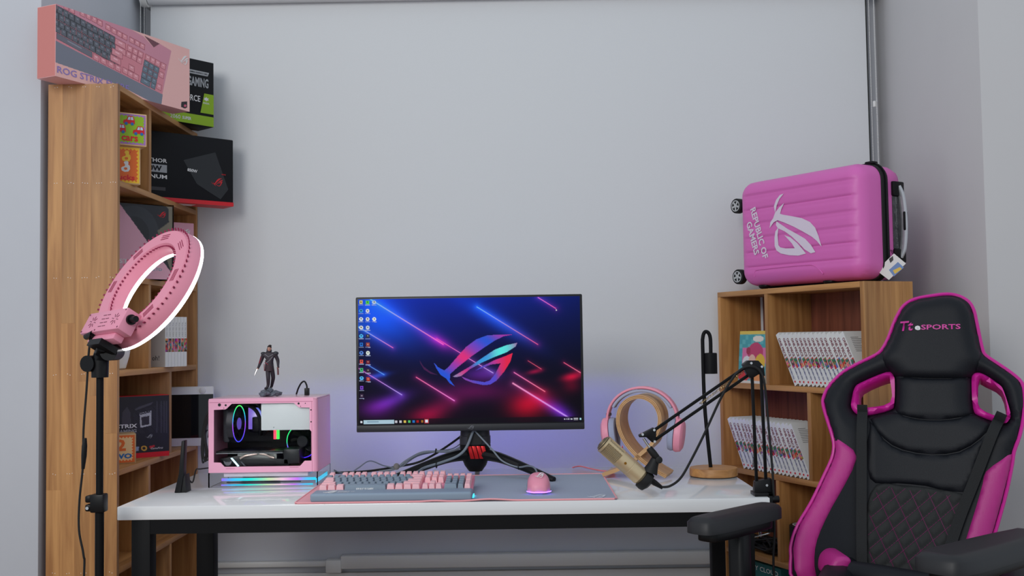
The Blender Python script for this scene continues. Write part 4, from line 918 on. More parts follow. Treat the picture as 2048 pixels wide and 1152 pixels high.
part('side_glow_strip', emat('cyan_underglow', S(40, 210, 240), 5), kb, lambda b: b.box(KX1+.0022, KX1+.004, .05, .1, .7535, .757), world=True)
# ------------------------------------------------------------------ mouse
ms = thing('mouse', 'pink gaming mouse glowing violet at its tail, on the mouse pad', 'mouse', (.247, .145, .7535))
def mousebody(s0=1.0, zc=1.0, zmin=.0):
    b = MB(); n, k = 28, 18; vs = []; fs = []
    for i in range(n+1):
        t = i/n; y = -.062+.124*t; wd = .031*(1-abs(2*t-.95)**3.2*.55)*(1 if t < .97 else .93)*s0; hh = .046*math.sin(PI*min(1, .16+.72*(1-t)))**.75*zc
        if i == 0: wd *= .8; hh *= .78
        for j in range(k+1):
            a = PI*j/k; ca = math.cos(a); sa = math.sin(a); vs.append((wd*(abs(ca)**.75)*(1 if ca > 0 else -1), y, zmin+hh*sa**.7))
    for i in range(n):
        for j in range(k): a = i*(k+1)+j; fs.append((a, a+k+1, a+k+2, a+1))
    fs += [tuple(range(k+1)), tuple(n*(k+1)+j for j in range(k, -1, -1))]
    for i in range(n): fs.append((i*(k+1), i*(k+1)+k, (i+1)*(k+1)+k, (i+1)*(k+1)))
    return b.add(vs, fs)
mousebody(1, 1, .004).build('shell', M_pinkm, ms, ang=50)
mousebody(1.03, .12, 0).build('base', M_slate, ms)
arc = [(.032*math.sin(a), -.034-.0305*math.cos(a), .0062) for a in np.linspace(-1.45, 1.45, 24)]
part('tail_light', emat('violet_led', (.2, .1, 1, 1), 5), ms, lambda b: b.tube(arc, .0013, 6))
part('side_grip', M_slate, ms, lambda b: ball(b, (-.0285, .005, .016), .0035, .03, .011))
part('scroll_wheel', M_blackr, ms, lambda b: b.cyl((-.004, .04, .031), (.004, .04, .031), .009, n=18))
logo(M_ink, ms, frame((0.002, -.03, .0467), (1, 0, 0), (0, .945, .33)), .024, .03)
mc = part('mouse_cable', M_cable, None, lambda b: b.tube(smooth_path([(.25, .208, .765), un(1075, 948, Y=.26), un(1068, 935, Y=.3), un(1055, 932, Y=.36), un(1035, 934, Y=.40), un(1005, 922, Y=.43), un(985, 900, Y=.46), un(962, 875, Y=.485), un(950, 862, Y=.495)], 8), .0025, 8))
tag(mc, 'grey braided mouse cable running up the right monitor leg', 'cable')
kc = part('keyboard_cable', M_cable, None, lambda b: b.tube(smooth_path([(-.125, .265, .775), un(838, 942, Y=.38), un(850, 935, Y=.42), un(885, 924, Y=.45), un(915, 912, Y=.47), un(932, 896, Y=.48), un(944, 868, Y=.492), un(947, 860, Y=.495)], 8), .004, 8))
tag(kc, 'grey braided keyboard cable running up the left monitor leg', 'cable')
for k, (lbl, m_, r_, pts) in enumerate((
    ('black power cable sagging from the monitor towards the pink computer', M_blackr, .0035, [(HB.x-.03, .58, .875), un(905, 885, Y=.6), un(870, 908, Y=.61), un(835, 925, Y=.615), un(795, 933, Y=.62), (-.28, .63, .7545), (-.38, .6, .7545)]),
    ('thick grey cable bowing left of the monitor stand', M_cable, .0038, [(HB.x-.03, .57, .842), un(905, 902, Y=.58), un(870, 903, Y=.585), un(842, 906, Y=.59), un(815, 920, Y=.60), un(796, 934, Y=.605), un(780, 940, Y=.61), (-.24, .61, .755)]),
    ('thin grey cable arching left of the monitor stand', M_cable, .002, [(HB.x-.03, .575, .855), un(908, 896, Y=.60), un(880, 902, Y=.602), un(835, 912, Y=.604), un(800, 934, Y=.606), un(770, 932, Y=.6), un(740, 922, Y=.58), un(718, 935, Y=.57), un(700, 946, Y=.56), un(680, 945, Y=.55), un(668, 940, Y=.54)]))):
    tag(part('desk_cable', m_, None, lambda b: b.tube(smooth_path(pts, 8), r_, 8)), lbl, 'cable')
tag(part('cable_clip', mat('grey_putty', S(130, 126, 122), .8), None, lambda b: ball(b, un(793, 933, Y=.6), .0095, .008, .0105)), 'small grey clip holding the desk cables together left of the monitor', 'clip')
for k, (px, py, Y) in enumerate(((872, 903, .585), (873, 930, .44), (1037, 933, .4))):
    c = un(px, py, Y=Y); tag(part('cable_tie', M_blackr, None, lambda b: b.tube([c+Vector((.001*math.cos(a), .008*math.cos(a), .0085*math.sin(a))) for a in np.linspace(0, 2*PI, 14, endpoint=False)], .0014, 6, closed=True)), ['black cable tie around the thick grey cable left of the monitor', 'black cable tie on the left monitor leg', 'black cable tie on the right monitor leg'][k], 'cable tie')

# ------------------------------------------------------------------ headphone stand and headset
hs = thing('headphone_stand', 'bent plywood headphone stand on the right half of the desk', 'headphone stand', (.555, .44, .75), math.radians(-18))
def omega():
    pts = [(-.105, .002), (-.06, .026), (-.015, .062), (.012, .10), (.012, .10)]
    return pts
SP = [(.082, .010), (.05, .028), (.012, .055), (-.024, .09), (-.048, .13), (-.056, .17), (-.046, .208), (-.018, .232), (.018, .236), (.05, .218), (.066, .185), (.064, .15), (.05, .12)]
SP2 = [(-.105, .010), (-.06, .026), (-.02, .048), (.012, .075), (.04, .10), (.05, .12)]
M_hsw = .05
def strip(b, pts, w, th):
    P = smooth_path([(x, 0, z) for x, z in pts], 6); n = len(P)
    vs = []
    for i, p in enumerate(P):
        t = (P[min(i+1, n-1)]-P[max(i-1, 0)]).normalized(); nn = Vector((-t.z, 0, t.x))
        for (s, q) in ((1, -1), (1, 1), (-1, 1), (-1, -1)): vs.append(p+nn*th/2*s+Vector((0, q*w/2, 0)))
    fs = [(0, 1, 2, 3), ((n-1)*4+3, (n-1)*4+2, (n-1)*4+1, (n-1)*4)]
    for i in range(n-1):
        for k in range(4): l = (k+1) % 4; fs.append((i*4+k, (i+1)*4+k, (i+1)*4+l, i*4+l))
    b.add(vs, fs)
part('bent_loop', M_birch, hs, lambda b: strip(b, SP, .115, .0105), ang=50)
part('rear_foot', M_birch, hs, lambda b: strip(b, SP2, .115, .0105), ang=50)
for s in (-1, 1):
    def edge(b, s=s):
        for j in (-.0022, .0022):
            P = smooth_path([(x, 0, z) for x, z in SP], 6); n = len(P); q = []
            for i, p in enumerate(P):
                t = (P[min(i+1, n-1)]-P[max(i-1, 0)]).normalized(); q.append(p+Vector((-t.z, 0, t.x))*j+Vector((0, s*.0574, 0)))
            b.tube(q, .0008, 4)
    part('ply_line', M_birche, hs, edge)
hd = thing('headset', 'pink over-ear headset hanging on the plywood stand', 'headset', (.555, .44, .75), math.radians(-18))
HP = [(.098*math.sin(a)+.006, 0, .168+.088*math.cos(a)) for a in np.linspace(-1.72, 1.72, 25)]
def hband(b, pts, r, w, th):
    P = [Vector(p) for p in pts]; n = len(P); vs = []
    for i, p in enumerate(P):
        t = (P[min(i+1, n-1)]-P[max(i-1, 0)]).normalized(); nn = Vector((-t.z, 0, t.x))
        for (s, q) in ((1, -1), (1, 1), (-1, 1), (-1, -1)): vs.append(p+nn*(r+th/2*s)+Vector((0, q*w/2, 0)))
    fs = [(0, 1, 2, 3), ((n-1)*4+3, (n-1)*4+2, (n-1)*4+1, (n-1)*4)]
    for i in range(n-1):
        for k in range(4): l = (k+1) % 4; fs.append((i*4+k, (i+1)*4+k, (i+1)*4+l, i*4+l))
    b.add(vs, fs)
part('headband', M_pinkm, hd, lambda b: hband(b, HP, .006, .034, .007), bevel=.002, ang=50)
part('headband_pad', mat('lavender_cushion', S(168, 172, 196), .8), hd, lambda b: hband(b, HP[4:-4], -.003, .03, .009), bevel=.003, ang=50)
for s in (-1, 1):
    q = Matrix.Translation((.006+s*.094, 0, .125)) @ Matrix.Rotation(s*.12, 4, 'Y') @ Matrix.Rotation(PI/2*s, 4, 'Y')
    part('ear_cup', M_pinkm, hd, lambda b: b.lathe([(.030, .0), (.046, .002), (.048, .008), (.045, .02), (.036, .026), (.022, .027)], 32, q @ Matrix.Diagonal((1.05, .86, 1, 1))))
    part('ear_pad', mat('lavender_pad', S(160, 166, 192), .8), hd, lambda b: ringprof(b, [(.028, 0), (.028, -.012), (.034, -.018), (.043, -.016), (.046, -.008), (.044, 0)], 32, q @ Matrix.Diagonal((1.05, .86, 1, 1))))
    part('hinge', mat('dark_hinge', S(80, 60, 70), .5), hd, lambda b: b.box(.006+s*.102-.006, .006+s*.102+.006, -.012, .012, .178, .186), bevel=.001)
hcab = part('headset_cable', mat('pink_cable', S(232, 120, 130), .5), None, lambda b: b.tube(smooth_path([un(1145, 935, Z=.753), un(1160, 932.5, Z=.753), un(1185, 938, Z=.753), un(1210, 942, Z=.753), un(1230, 939, Z=.753), un(1245, 930, Y=.56), (.5, .5, .80), (.5, .44, .84)], 8), .002, 8))
tag(hcab, 'thin pink headset cable trailing along the back of the desk', 'cable')

# ------------------------------------------------------------------ desk lamp
lp = thing('desk_lamp', 'black hooked desk lamp with a round wooden base', 'lamp', (.765, .435, .75))
part('base', M_woodX, lp, lambda b: b.lathe([(.068, .0015), (.07, .004), (.07, .022), (.068, .0255), (.002, .026)], 48))
ltop = un(1413, 662, Y=.435)-Vector((.765, .435, .75))
part('base_felt', M_blackr, lp, lambda b: b.lathe([(.0675, 0), (.0685, .0008), (.0685, .0022)], 48))
xs = un(1406, 720, Y=.435).x-.765; xe = un(1420, 700, Y=.435).x-.765
part('stem', M_black, lp, lambda b: b.tube(smooth_path([(-.008, 0, .022), (xs-.002+.004, 0, .2), (xs, 0, ltop.z-.05), (xs+.001, 0, ltop.z-.02), (xs+.005, 0, ltop.z-.006), ((xs+xe)/2+.001, 0, ltop.z-.002), (xe-.002, 0, ltop.z-.008), (xe+.002, 0, ltop.z-.025), (xe+.002, 0, ltop.z-.065)], 8), .0055, 12))
sc = un(1421, 727, Y=.435)-Vector((.765, .435, .75)); 
part('shade', M_black, lp, lambda b: b.lathe([(.004, .032), (.0185, .031), (.0195, .028), (.0195, -.03), (.0175, -.03), (.0175, .022), (.004, .024)], 28, Matrix.Translation(sc)))

# ------------------------------------------------------------------ microphone on a boom arm
ma = thing('boom_stand', 'black scissor boom arm clamped to the right end of the desk', 'boom stand', (.815, .05, .75))
YA = .05
def wp(x, y, Y=YA): return un(x, y, Y=Y)
def bar(b, p, q, w=.0075, dpt=.0075):
    d = (q-p).normalized(); s = Vector((0, 1, 0)); n = d.cross(s).normalized(); vs = []
    for e in (p, q):
        for (i, j) in ((-1, -1), (1, -1), (1, 1), (-1, 1)): vs.append(e+n*i*w/2+s*j*dpt/2)
    b.add(vs, [(3, 2, 1, 0), (4, 5, 6, 7)]+[(i, (i+1) % 4, 4+(i+1) % 4, 4+i) for i in range(4)])
part('clamp', M_blackp, ma, lambda b: (b.box(.795, .84, .02, .075, .7505, .759), b.box(.829, .84, .02, .075, .66, .759), b.box(.80, .84, .025, .07, .66, .668), b.cyl((.838, .03, .742), (.858, .03, .742), .009, n=16)), world=True, bevel=.001)
part('clamp_screw', M_chrome, ma, lambda b: (b.cyl((.812, .047, .645), (.812, .047, .69), .004, n=10), b.cyl(un(1503, 1076, Y=.03), un(1540, 1066, Y=.03), .0022, n=8), b.cyl((.812, .047, .655), (.812, .047, .715), .0035, n=10)), world=True)
part('swivel_post', M_blackp, ma, lambda b: (b.cyl((.83, .047, .759), (.83, .047, .775), .011, n=16), b.prism([(wp(x, y).x, wp(x, y).z) for x, y in ((1508, 962), (1540, 955), (1545, 992), (1506, 994))], -.036, -.06, frame((0, 0, 0), (1, 0, 0), (0, 0, 1)))), world=True, bevel=.0015)
part('lower_bar', M_black, ma, lambda b: bar(b, wp(1514, 985), wp(1504, 750)), world=True, bevel=.001); part('lower_bar', M_black, ma, lambda b: bar(b, wp(1532, 968), wp(1522, 748)), world=True, bevel=.001)
part('elbow', M_blackp, ma, lambda b: (b.prism([(wp(x, y).x, wp(x, y).z) for x, y in ((1484, 729), (1494, 721), (1515, 721), (1526, 733), (1528, 752), (1516, 748), (1502, 757), (1494, 752), (1490, 742))], -.038, -.062, frame((0, 0, 0), (1, 0, 0), (0, 0, 1)))), world=True, bevel=.001)
part('upper_bar', M_black, ma, lambda b: bar(b, wp(1497, 730), wp(1306, 862)), world=True, bevel=.001); part('upper_bar', M_black, ma, lambda b: bar(b, wp(1497, 750), wp(1308, 881)), world=True, bevel=.001)
def spring(p, q, r, turns):
    d = q-p; L = d.length; d.normalize(); x = Vector((0, 1, 0)); y = d.cross(x); n = turns*8
    return [p+d*L*i/n+x*r*math.cos(2*PI*i/8)+y*r*math.sin(2*PI*i/8) for i in range(n+1)]
part('spring', mat('spring_steel', S(170, 150, 110), .3, .9), ma, lambda b: b.tube(spring(wp(1400, 808), wp(1488, 742), .003, 34), .0007, 5), world=True)
part('spring', mat('spring_dark', S(60, 58, 56), .35, .9), ma, lambda b: b.tube(spring(wp(1506, 935), wp(1511, 880), .003, 22), .0007, 5), world=True)
part('end_joint', M_blackp, ma, lambda b: (b.prism([(wp(x, y).x, wp(x, y).z) for x, y in ((1306, 855), (1312, 858), (1311, 885), (1303, 884), (1292, 874), (1278, 874), (1277, 870))], -.04, -.06, frame((0, 0, 0), (1, 0, 0), (0, 0, 1)))), world=True, bevel=.001)
part('screw_head', M_chrome, ma, lambda b: [b.cyl(wp(x, y)+Vector((0, -.0165, 0)), wp(x, y)+Vector((0, .013, 0)), .0032, n=12) for x, y in ((1307, 859), (1308, 882), (1500, 726), (1521, 733), (1531, 969), (1513, 989), (1284, 868))], world=True)
mi = thing('microphone', 'champagne gold studio microphone held by the black boom arm', 'microphone', wp(1255, 920))
ax0, ax1 = wp(1206, 886), wp(1291, 962); dm = (ax1-ax0); Lm = dm.length; dm.normalize()
MM = Matrix.Translation(ax0-dm*.006) @ Vector((0, 0, 1)).rotation_difference(dm).to_matrix().to_4x4()
Rm = .0235
M_mesh = mat('gold_mesh', S(112, 102, 84), .5, .5, bump=1.0, bscale=1400)
def micb(b): 
    b.lathe([(Rm*.9, .061), (Rm, .062), (Rm, .098), (Rm*.985, .0985), (Rm*.985, .0995), (Rm, .10), (Rm, Lm-.012), (Rm*.8, Lm-.006)], 32, MM)
part('body', M_gold, mi, micb, world=True)
part('grille', M_mesh, mi, lambda b: b.lathe([(Rm*.55, .001), (Rm*.82, .004), (Rm*.93, .012), (Rm*.93, .062)], 32, MM), world=True)
part('grille_frame', M_gold, mi, lambda b: (ringprof(b, [(Rm*.9, .009), (Rm*1.03, .009), (Rm*1.03, .0145), (Rm*.9, .0145)], 32, MM), [b.box(Rm*.9, Rm*1.01, -.0035, .0035, .012, .063, MM @ Matrix.Rotation(a, 4, 'Z')) for a in (.15, PI/2+.5, PI+.15, -PI/2-.6)]), world=True)
def weave(b):
    for k in range(40):
        a = 2*PI*k/40
        for s in (1, -1): b.tube([MM @ Vector((Rm*.945*math.cos(a+s*i*.13), Rm*.945*math.sin(a+s*i*.13), .014+i*.0068)) for i in range(8)], .0005, 4)
    for r in (.3, .5, .7, .88): b.tube([MM @ Vector((Rm*r*math.cos(a), Rm*r*math.sin(a), .0098-.0095*math.sqrt(max(0, 1-r*r)))) for a in np.linspace(0, 2*PI, 30, endpoint=False)], .0005, 4, closed=True)
o = part('wire_weave', M_gold, mi, weave, world=True); o['kind'] = 'stuff'
fd = (MM.to_3x3().inverted() @ Vector((0, -1, .0))); fd.z = 0; fd.normalize()
part('emblem', mat('brass_dot', S(150, 100, 30), .3, .8), mi, lambda b: b.cyl(MM @ (fd*Rm*.97+Vector((0, 0, .08))), MM @ (fd*Rm*1.03+Vector((0, 0, .08))), .0035, n=14), world=True)
ho = thing('microphone_holder', 'black clip joining the gold microphone to the boom arm', 'holder', wp(1310, 930))
part('socket', M_blackr, ho, lambda b: (b.lathe([(Rm*.7, Lm-.006), (Rm*1.1, Lm-.0055), (Rm*1.13, Lm+.006), (Rm*1.05, Lm+.014), (Rm*.5, Lm+.02)], 28, MM), b.tube([wp(1300, 945), wp(1306, 930), wp(1311, 918)], .013, 12, rs=[.02, .014, .011])), world=True)
part('pivot', M_blackr, ho, lambda b: (b.tube([wp(1298, 896), wp(1306, 906), wp(1317, 920)], .01, 12, rs=[.0085, .0095, .0085]), b.cyl(wp(1317, 919)+Vector((0, -.013, 0)), wp(1317, 919)+Vector((0, .013, 0)), .009, n=16)), world=True, bevel=.001)
part('rod', M_chrome, ho, lambda b: b.cyl(wp(1287, 877), wp(1301, 898), .0035, n=12), world=True)
cb_ = thing('microphone_cable', 'black cable plugged into the microphone, hanging along the boom arm', 'cable', wp(1330, 975))
part('connector', M_blackp, cb_, lambda b: b.tube([wp(1291, 950), wp(1298, 958), wp(1310, 966), wp(1325, 976)], .008, 12, rs=[.0085, .0085, .0075, .004]), world=True)
part('cord', M_blackr, cb_, lambda b: b.tube(smooth_path([wp(1322, 974), wp(1340, 972, .04), wp(1362, 955, .03), wp(1385, 915, .03), wp(1410, 865, .03), wp(1440, 800, .03), wp(1465, 757, .03), wp(1485, 737, .028), wp(1505, 733, .026), wp(1522, 745, .026), wp(1530, 775, .026), wp(1537, 850, .03), wp(1546, 960, .03), wp(1549, 1060, .03), wp(1548, 1152, .03), (.86, .03, .3)], 8), .0032, 8), world=True)
# ------------------------------------------------------------------ right bookcase (turned towards the desk)
BA = Vector((.9244, 1.1709, 0)); BMX = frame(BA, (.404, -.915, 0), (.915, .404, 0))
bc = thing('bookcase', 'low wooden bookcase of comics standing at an angle behind the chair', 'bookcase', M=BMX)
L, D = .764, .19
bx('side_panel', M_woodZ, bc, 0, T, 0, D, 0, 1.318-T, bevel=.001)
for k, (a, b, z0_, z1_) in enumerate(((0, .045, 0, .8), (0, .045, .8, 1.318), (.045, .1, 0, 1.318), (.1, .15, 0, .5), (.1, .15, .5, 1.318), (.15, D, 0, 1.318))):
    bx('plank', M_woodZ, bc, L-T, L+.0005*(k % 2), a+.0003, b-.0003, z0_+.0003, z1_-.0003, bevel=.0006, seg=1)
bx('top_board', M_woodX, bc, 0, L-T, 0, D, 1.318-T, 1.318, bevel=.001)
BZ = [.992, .693, .406, .11]
for z in BZ: bx('shelf', M_woodX, bc, T, L-T, 0, D-.006, z-T, z, bevel=.001)
for (s, z1_, z0_) in ((.276, 1.318-T, BZ[0]), (.486, BZ[0]-T, BZ[1]), (.313, BZ[1]-T, BZ[2]), (.486, BZ[2]-T, BZ[3])): bx('divider', M_woodZ, bc, s, s+T, .001, D-.006, z0_, z1_, bevel=.001)
bx('back_panel', M_ply, bc, T, L-T, D-.006, D, 0, 1.318-T)
# comics
BH, BT, BD = .192, .0178, .115
def comic(M, label, group, tmpl=None, v=0):
    if tmpl is None:
        t = thing('comic_book', label, 'book', M=M, group=group)
        part('cover', M_paper, t, lambda b: (b.box(0, .0009, 0, BD, 0, BH), b.box(BT-.0009, BT, 0, BD, 0, BH), b.box(.0009, BT-.0009, 0, .0009, 0, BH)))
        bx('pages', M_cream, t, .0009, BT-.0009, .0009, BD-.003, .002, BH-.002)
        fr = lambda zz: frame((BT/2, -.0004, zz), (0, 0, -1), (1, 0, 0))
        text('ONE PIECE', mat('title_maroon', S(120, 24, 48), .5), t, fr(BH-.052), .068, .0105, bold=.02)
        text('EIICHIRO ODA', mat('author_navy', S(44, 52, 120), .5), t, fr(.042), .042, .0062, bold=.02)
        flat('publisher_mark', M_red, t, [[(.0035*math.cos(a), .0035*math.sin(a)) for a in np.linspace(0, 2*PI, 9)[:-1]]], fr(.012))
        flat('volume_mark', mat('volume_green', S(60, 120, 90), .5), t, [[(-.004, -.005), (.004, -.005), (.004, .005), (-.004, .005)]], fr(BH-.098))
        return t
    c = copy_tree(tmpl); c.matrix_basis = M; WM[c.name] = M.copy(); c['label'] = label; c['group'] = group; return c
artme = []
for v in range(9):
    o = print_grid('spine_art', M_print, None, frame((.001, -.0004, .066), (1, 0, 0), (0, 0, 1)), BT-.002, .036, 6, 14, lambda u, w_: artfn(u, w_, 200+v, [(190, 90, 60), (80, 110, 190), (200, 60, 60), (90, 150, 90), (220, 170, 60)][v % 5], 2.2)); artme.append(o.data); bpy.data.objects.remove(o)
TH = math.radians(29)
def bmat(s, z, th=TH, dt=0): return BMX @ Matrix.Translation((s, .003+dt, z)) @ Matrix.Rotation(-th, 4, 'Y')
tm_src = comic(bmat(.415, BZ[0]+.0002), 'first white comic from the left in the upper row of the right bookcase', 'white comics in the upper row', None)
link('spine_art', artme[0], tm_src)
def rest(n, i0, s0, step, z, where, group):
    for i in range(i0, n):
        c = tm_src.copy(); COL.objects.link(c)
        for ch in tm_src.children:
            d = ch.copy(); COL.objects.link(d); d.parent = c
            if ch.name.startswith('spine_art'): d.data = artme[(i*4+n) % 9]
        m = bmat(s0+i*step, z+.0002, dt=.004*random.random()); c.matrix_basis = m; WM[c.name] = m.copy()
        c['label'] = f'{ORD[i]} white comic from the left {where}'; c['group'] = group
        if i == n-1:
            flat('back_cover_text', M_inkd, c, [[(.02, .17-.006*k), (.02+.05*(1 if k % 4 else .6), .17-.006*k), (.02+.05*(1 if k % 4 else .6), .1712-.006*k), (.02, .1712-.006*k)] for k in range(9)]+[[(.04, .05), (.075, .05), (.07, .062), (.05, .06)]], frame((BT+.0001, 0, 0), (0, 1, 0), (0, 0, 1)), .0001, .0004)
rest(16, 1, .425, .0208, BZ[0], 'in the upper row of the right bookcase', 'white comics in the upper row')
rest(17, 0, .132, .0214, BZ[1], 'in the lower row of the right bookcase', 'white comics in the lower row')
tm_src.matrix_basis = bmat(.425, BZ[0]+.0002)
# glossy comic with its cover facing out
cv = thing('comic_book', 'glossy comic with a colourful teal and pink cover facing out of the right bookcase', 'book', M=BMX @ Matrix.Translation((.075, .028, BZ[0])) @ Matrix.Rotation(-.08, 4, 'X'))
bx('pages', M_cream, cv, .001, .155, .001, .017, .001, .182)
part('cover', M_paper, cv, lambda b: (b.box(0, .156, 0, .001, 0, .184), b.box(0, .156, .017, .018, 0, .184), b.box(0, .001, .001, .017, 0, .184)))
def cover(u, v):
    c = np.tile([70., 165, 175], (len(u), 1)); c[((u*9).astype(int)+(v*12).astype(int)) % 3 == 0] = (96, 186, 192)
    def e(cx, cy, rx, ry, col): c[((u-cx)/rx)**2+((v-cy)/ry)**2 < 1] = col
    c[(v < .07)] = (230, 200, 90); c[(u > .12) & (v > .32) & (v < .62)] = (226, 120, 170); e(.62, .42, .28, .2, (200, 60, 110)); e(.3, .6, .16, .12, (232, 232, 236)); e(.5, .55, .12, .1, (240, 190, 170)); e(.8, .6, .18, .16, (235, 190, 60))
    e(.55, .78, .4, .14, (190, 60, 60)); e(.2, .85, .22, .12, (210, 40, 50)); e(.75, .88, .25, .1, (230, 150, 90)); c[v > .95] = (225, 222, 214); e(.7, .15, .2, .06, (240, 232, 220)); e(.35, .38, .08, .07, (170, 40, 80)); return c
print_grid('cover_art', mat('x', (1, 1, 1, 1)) if False else printmat('glossy_cover', 0, .12), cv, frame((0, -.0004, 0), (1, 0, 0), (0, 0, 1)), .156, .184, 60, 70, cover)
# things in the lower compartments
part('storage_can', M_blackp, None, lambda b: b.lathe([(.046, 0), (.05, .004), (.05, .125), (.046, .128), (.04, .128), (.04, .122)], 32, BMX @ Matrix.Translation((.388, .056, BZ[2]))))
can = bpy.data.objects['storage_can']; tag(can, 'black and white round can in the bookcase beside the chair back', 'can'); WM[can.name] = Matrix.Identity(4)
part('white_band', M_wplastic, can, lambda b: b.lathe([(.0505, .002), (.0508, .004), (.0508, .046), (.0505, .048)], 32, BMX @ Matrix.Translation((.388, .056, BZ[2]))))
part('lid_ring', M_wplastic, can, lambda b: ringprof(b, [(.036, .1225), (.039, .1225), (.039, .129), (.036, .129)], 32, BMX @ Matrix.Translation((.388, .056, BZ[2]))))
tb_ = thing('storage_drive_carton', 'teal carton lettered MY CLOUD on the lowest visible bookcase shelf', 'box', M=BMX @ Matrix.Translation((.10, .03, BZ[3])))
bx('carton_body', mat('teal_card', S(30, 104, 104), .5), tb_, 0, .19, 0, .13, 0, .262, bevel=.001); text('MY CLOUD', M_ink, tb_, frame((.1, -.0004, .242), (1, 0, 0), (0, 0, 1)), .15, .016, bold=.005)
bl = part('cable_pile', M_blackr, None, lambda b: [b.tube(smooth_path([BMX @ Vector((.05+.2*random.random(), .03+.12*random.random(), BZ[2]+.005+.05*random.random()*(1-i/14))) for _ in range(9)], 6, True), .004, 6, closed=True) for i in range(12)]); tag(bl, 'tangled heap of black cables in the bookcase behind the armrest', 'cables', kind='stuff')

# ------------------------------------------------------------------ suitcase
e_ = Vector((.544, -.839, 0)).normalized(); SMX = frame(Vector((.967, 1.0, 1.318)), e_, Vector((-e_.y, e_.x, 0)))
sc_ = thing('suitcase', 'pink hard shell suitcase lying on its side on top of the right bookcase', 'suitcase', M=SMX)
SL, SH, ZB = .53, .364, .012
spl = (SMX @ Vector((0, 0, 0)), Vector((e_.y, -e_.x, 0)))
def sp(x, y):
    q = SMX.inverted() @ un(x, y, plane=spl); return (q.x, q.z)
gz = [ZB+SH*f for f in (.854, .719, .584, .449, .315, .176)]
def ribs(X, Z):
    o = np.zeros(len(X)); k = np.clip((X-.02)/.03, 0, 1)*np.clip((SL-.008-X)/.03, 0, 1)
    for z in gz: o += k*(-.0038*np.exp(-((Z-z)/.0034)**2)-.0022*np.clip(1-np.abs(Z-z+.010)/.012, 0, 1))
    return o
ol = rrect(SL, SH, .052, 7, SL/2, ZB+SH/2)
pillow(ol, (), .05, .05, .0042, -.052, frame((0, .05, 0), (1, 0, 0), (0, 0, 1)), fn=ribs).build('front_shell', M_suit, sc_, ang=60)
ol2 = [(-x, z) for x, z in ol]
pillow(ol2, (), .05, .05, .012, -.04, frame((0, .172, 0), (-1, 0, 0), (0, 0, 1))).build('rear_shell', M_suit, sc_, ang=60)
part('zip_band', M_blackr, sc_, lambda b: b.prism(rrect(SL+.008, SH+.008, .055, 8, SL/2, ZB+SH/2), -.101, -.132, frame((0, 0, 0), (1, 0, 0), (0, 0, 1))), bevel=.003)
part('zip_bead', M_blackp, sc_, lambda b: b.tube([(x, .118, z) for x, z in rrect(SL+.012, SH+.012, .056, 8, SL/2, ZB+SH/2)], .0035, 6, closed=True))
for wx, wz, wy in [(-.042, .302, .05), (-.042, .05, .05), (-.042, .302, .18), (-.042, .05, .18)]:
    wq = part('wheel', M_blackr, sc_, lambda b: (b.cyl((wx, wy-.012, wz), (wx, wy+.012, wz), .0265, n=28)), bevel=.003)
    part('wheel_hub', M_chrome, wq, lambda b: (ringprof(b, [(.0165, -.0135), (.02, -.0135), (.02, -.012), (.0165, -.012)], 28, Matrix.Translation((wx, wy, wz)) @ Matrix.Rotation(-PI/2, 4, 'X')), [b.box(.002, .0175, -.0035, .0035, -.0135, -.0125, Matrix.Translation((wx, wy, wz)) @ Matrix.Rotation(-PI/2, 4, 'X') @ Matrix.Rotation(2*PI*k/5+.3, 4, 'Z')) for k in range(5)], b.cyl((wx, wy-.0142, wz), (wx, wy-.012, wz), .006, n=14)))
    part('wheel_fork', M_blackp, sc_, lambda b: b.tube([(wx+.004, wy+.015, wz), (wx+.02, wy+.02, wz+.006), (.012, wy+.022, wz+.01)], .012, 10, rs=[.014, .018, .022]))
for fx in (.075, .36): part('side_foot', M_blackp, sc_, lambda b: ball(b, (fx, .05, .012), .024, .016, .0118))
part('side_foot', M_blackp, sc_, lambda b: b.box(.12, .3, .09, .14, 0.0002, .012), bevel=.003)
part('top_latch', M_blackp, sc_, lambda b: b.box(.47, .50, .1, .13, ZB+SH+.002, ZB+SH+.012), bevel=.004)
for (z0_, z1_) in ((.275, .322), (.064, .108)): bx('handle_mount', M_blackp, sc_, SL-.006, SL+.011, .150, .202, z0_, z1_, bevel=.005)
part('handle_grip', mat('satin_silver', S(190, 190, 194), .3, .7), sc_, lambda b: b.tube(smooth_path([(SL+.004, .178, .305), (SL+.015, .182, .27), (SL+.02, .184, .19), (SL+.015, .182, .115), (SL+.004, .178, .082)], 8), .008, 10, sq=(.012, .006)))
part('handle_button', M_blackp, sc_, lambda b: b.box(SL+.02, SL+.028, .176, .192, .165, .225), bevel=.003)
part('handle_recess', mat('wrapped_plastic', S(70, 70, 74), .2, noise=.6, nscale=60, bump=1.0, bscale=80), sc_, lambda b: b.box(SL-.002, SL+.003, .152, .198, .108, .275), bevel=.002)
part('shell_emboss', M_suit, sc_, lambda b: b.tube(smooth_path([(.075, .0025, .042), (.08, .0015, .06), (.11, .001, .066), (.30, .001, .068), (.345, .001, .062), (.375, .003, .035)], 6), .002, 6))
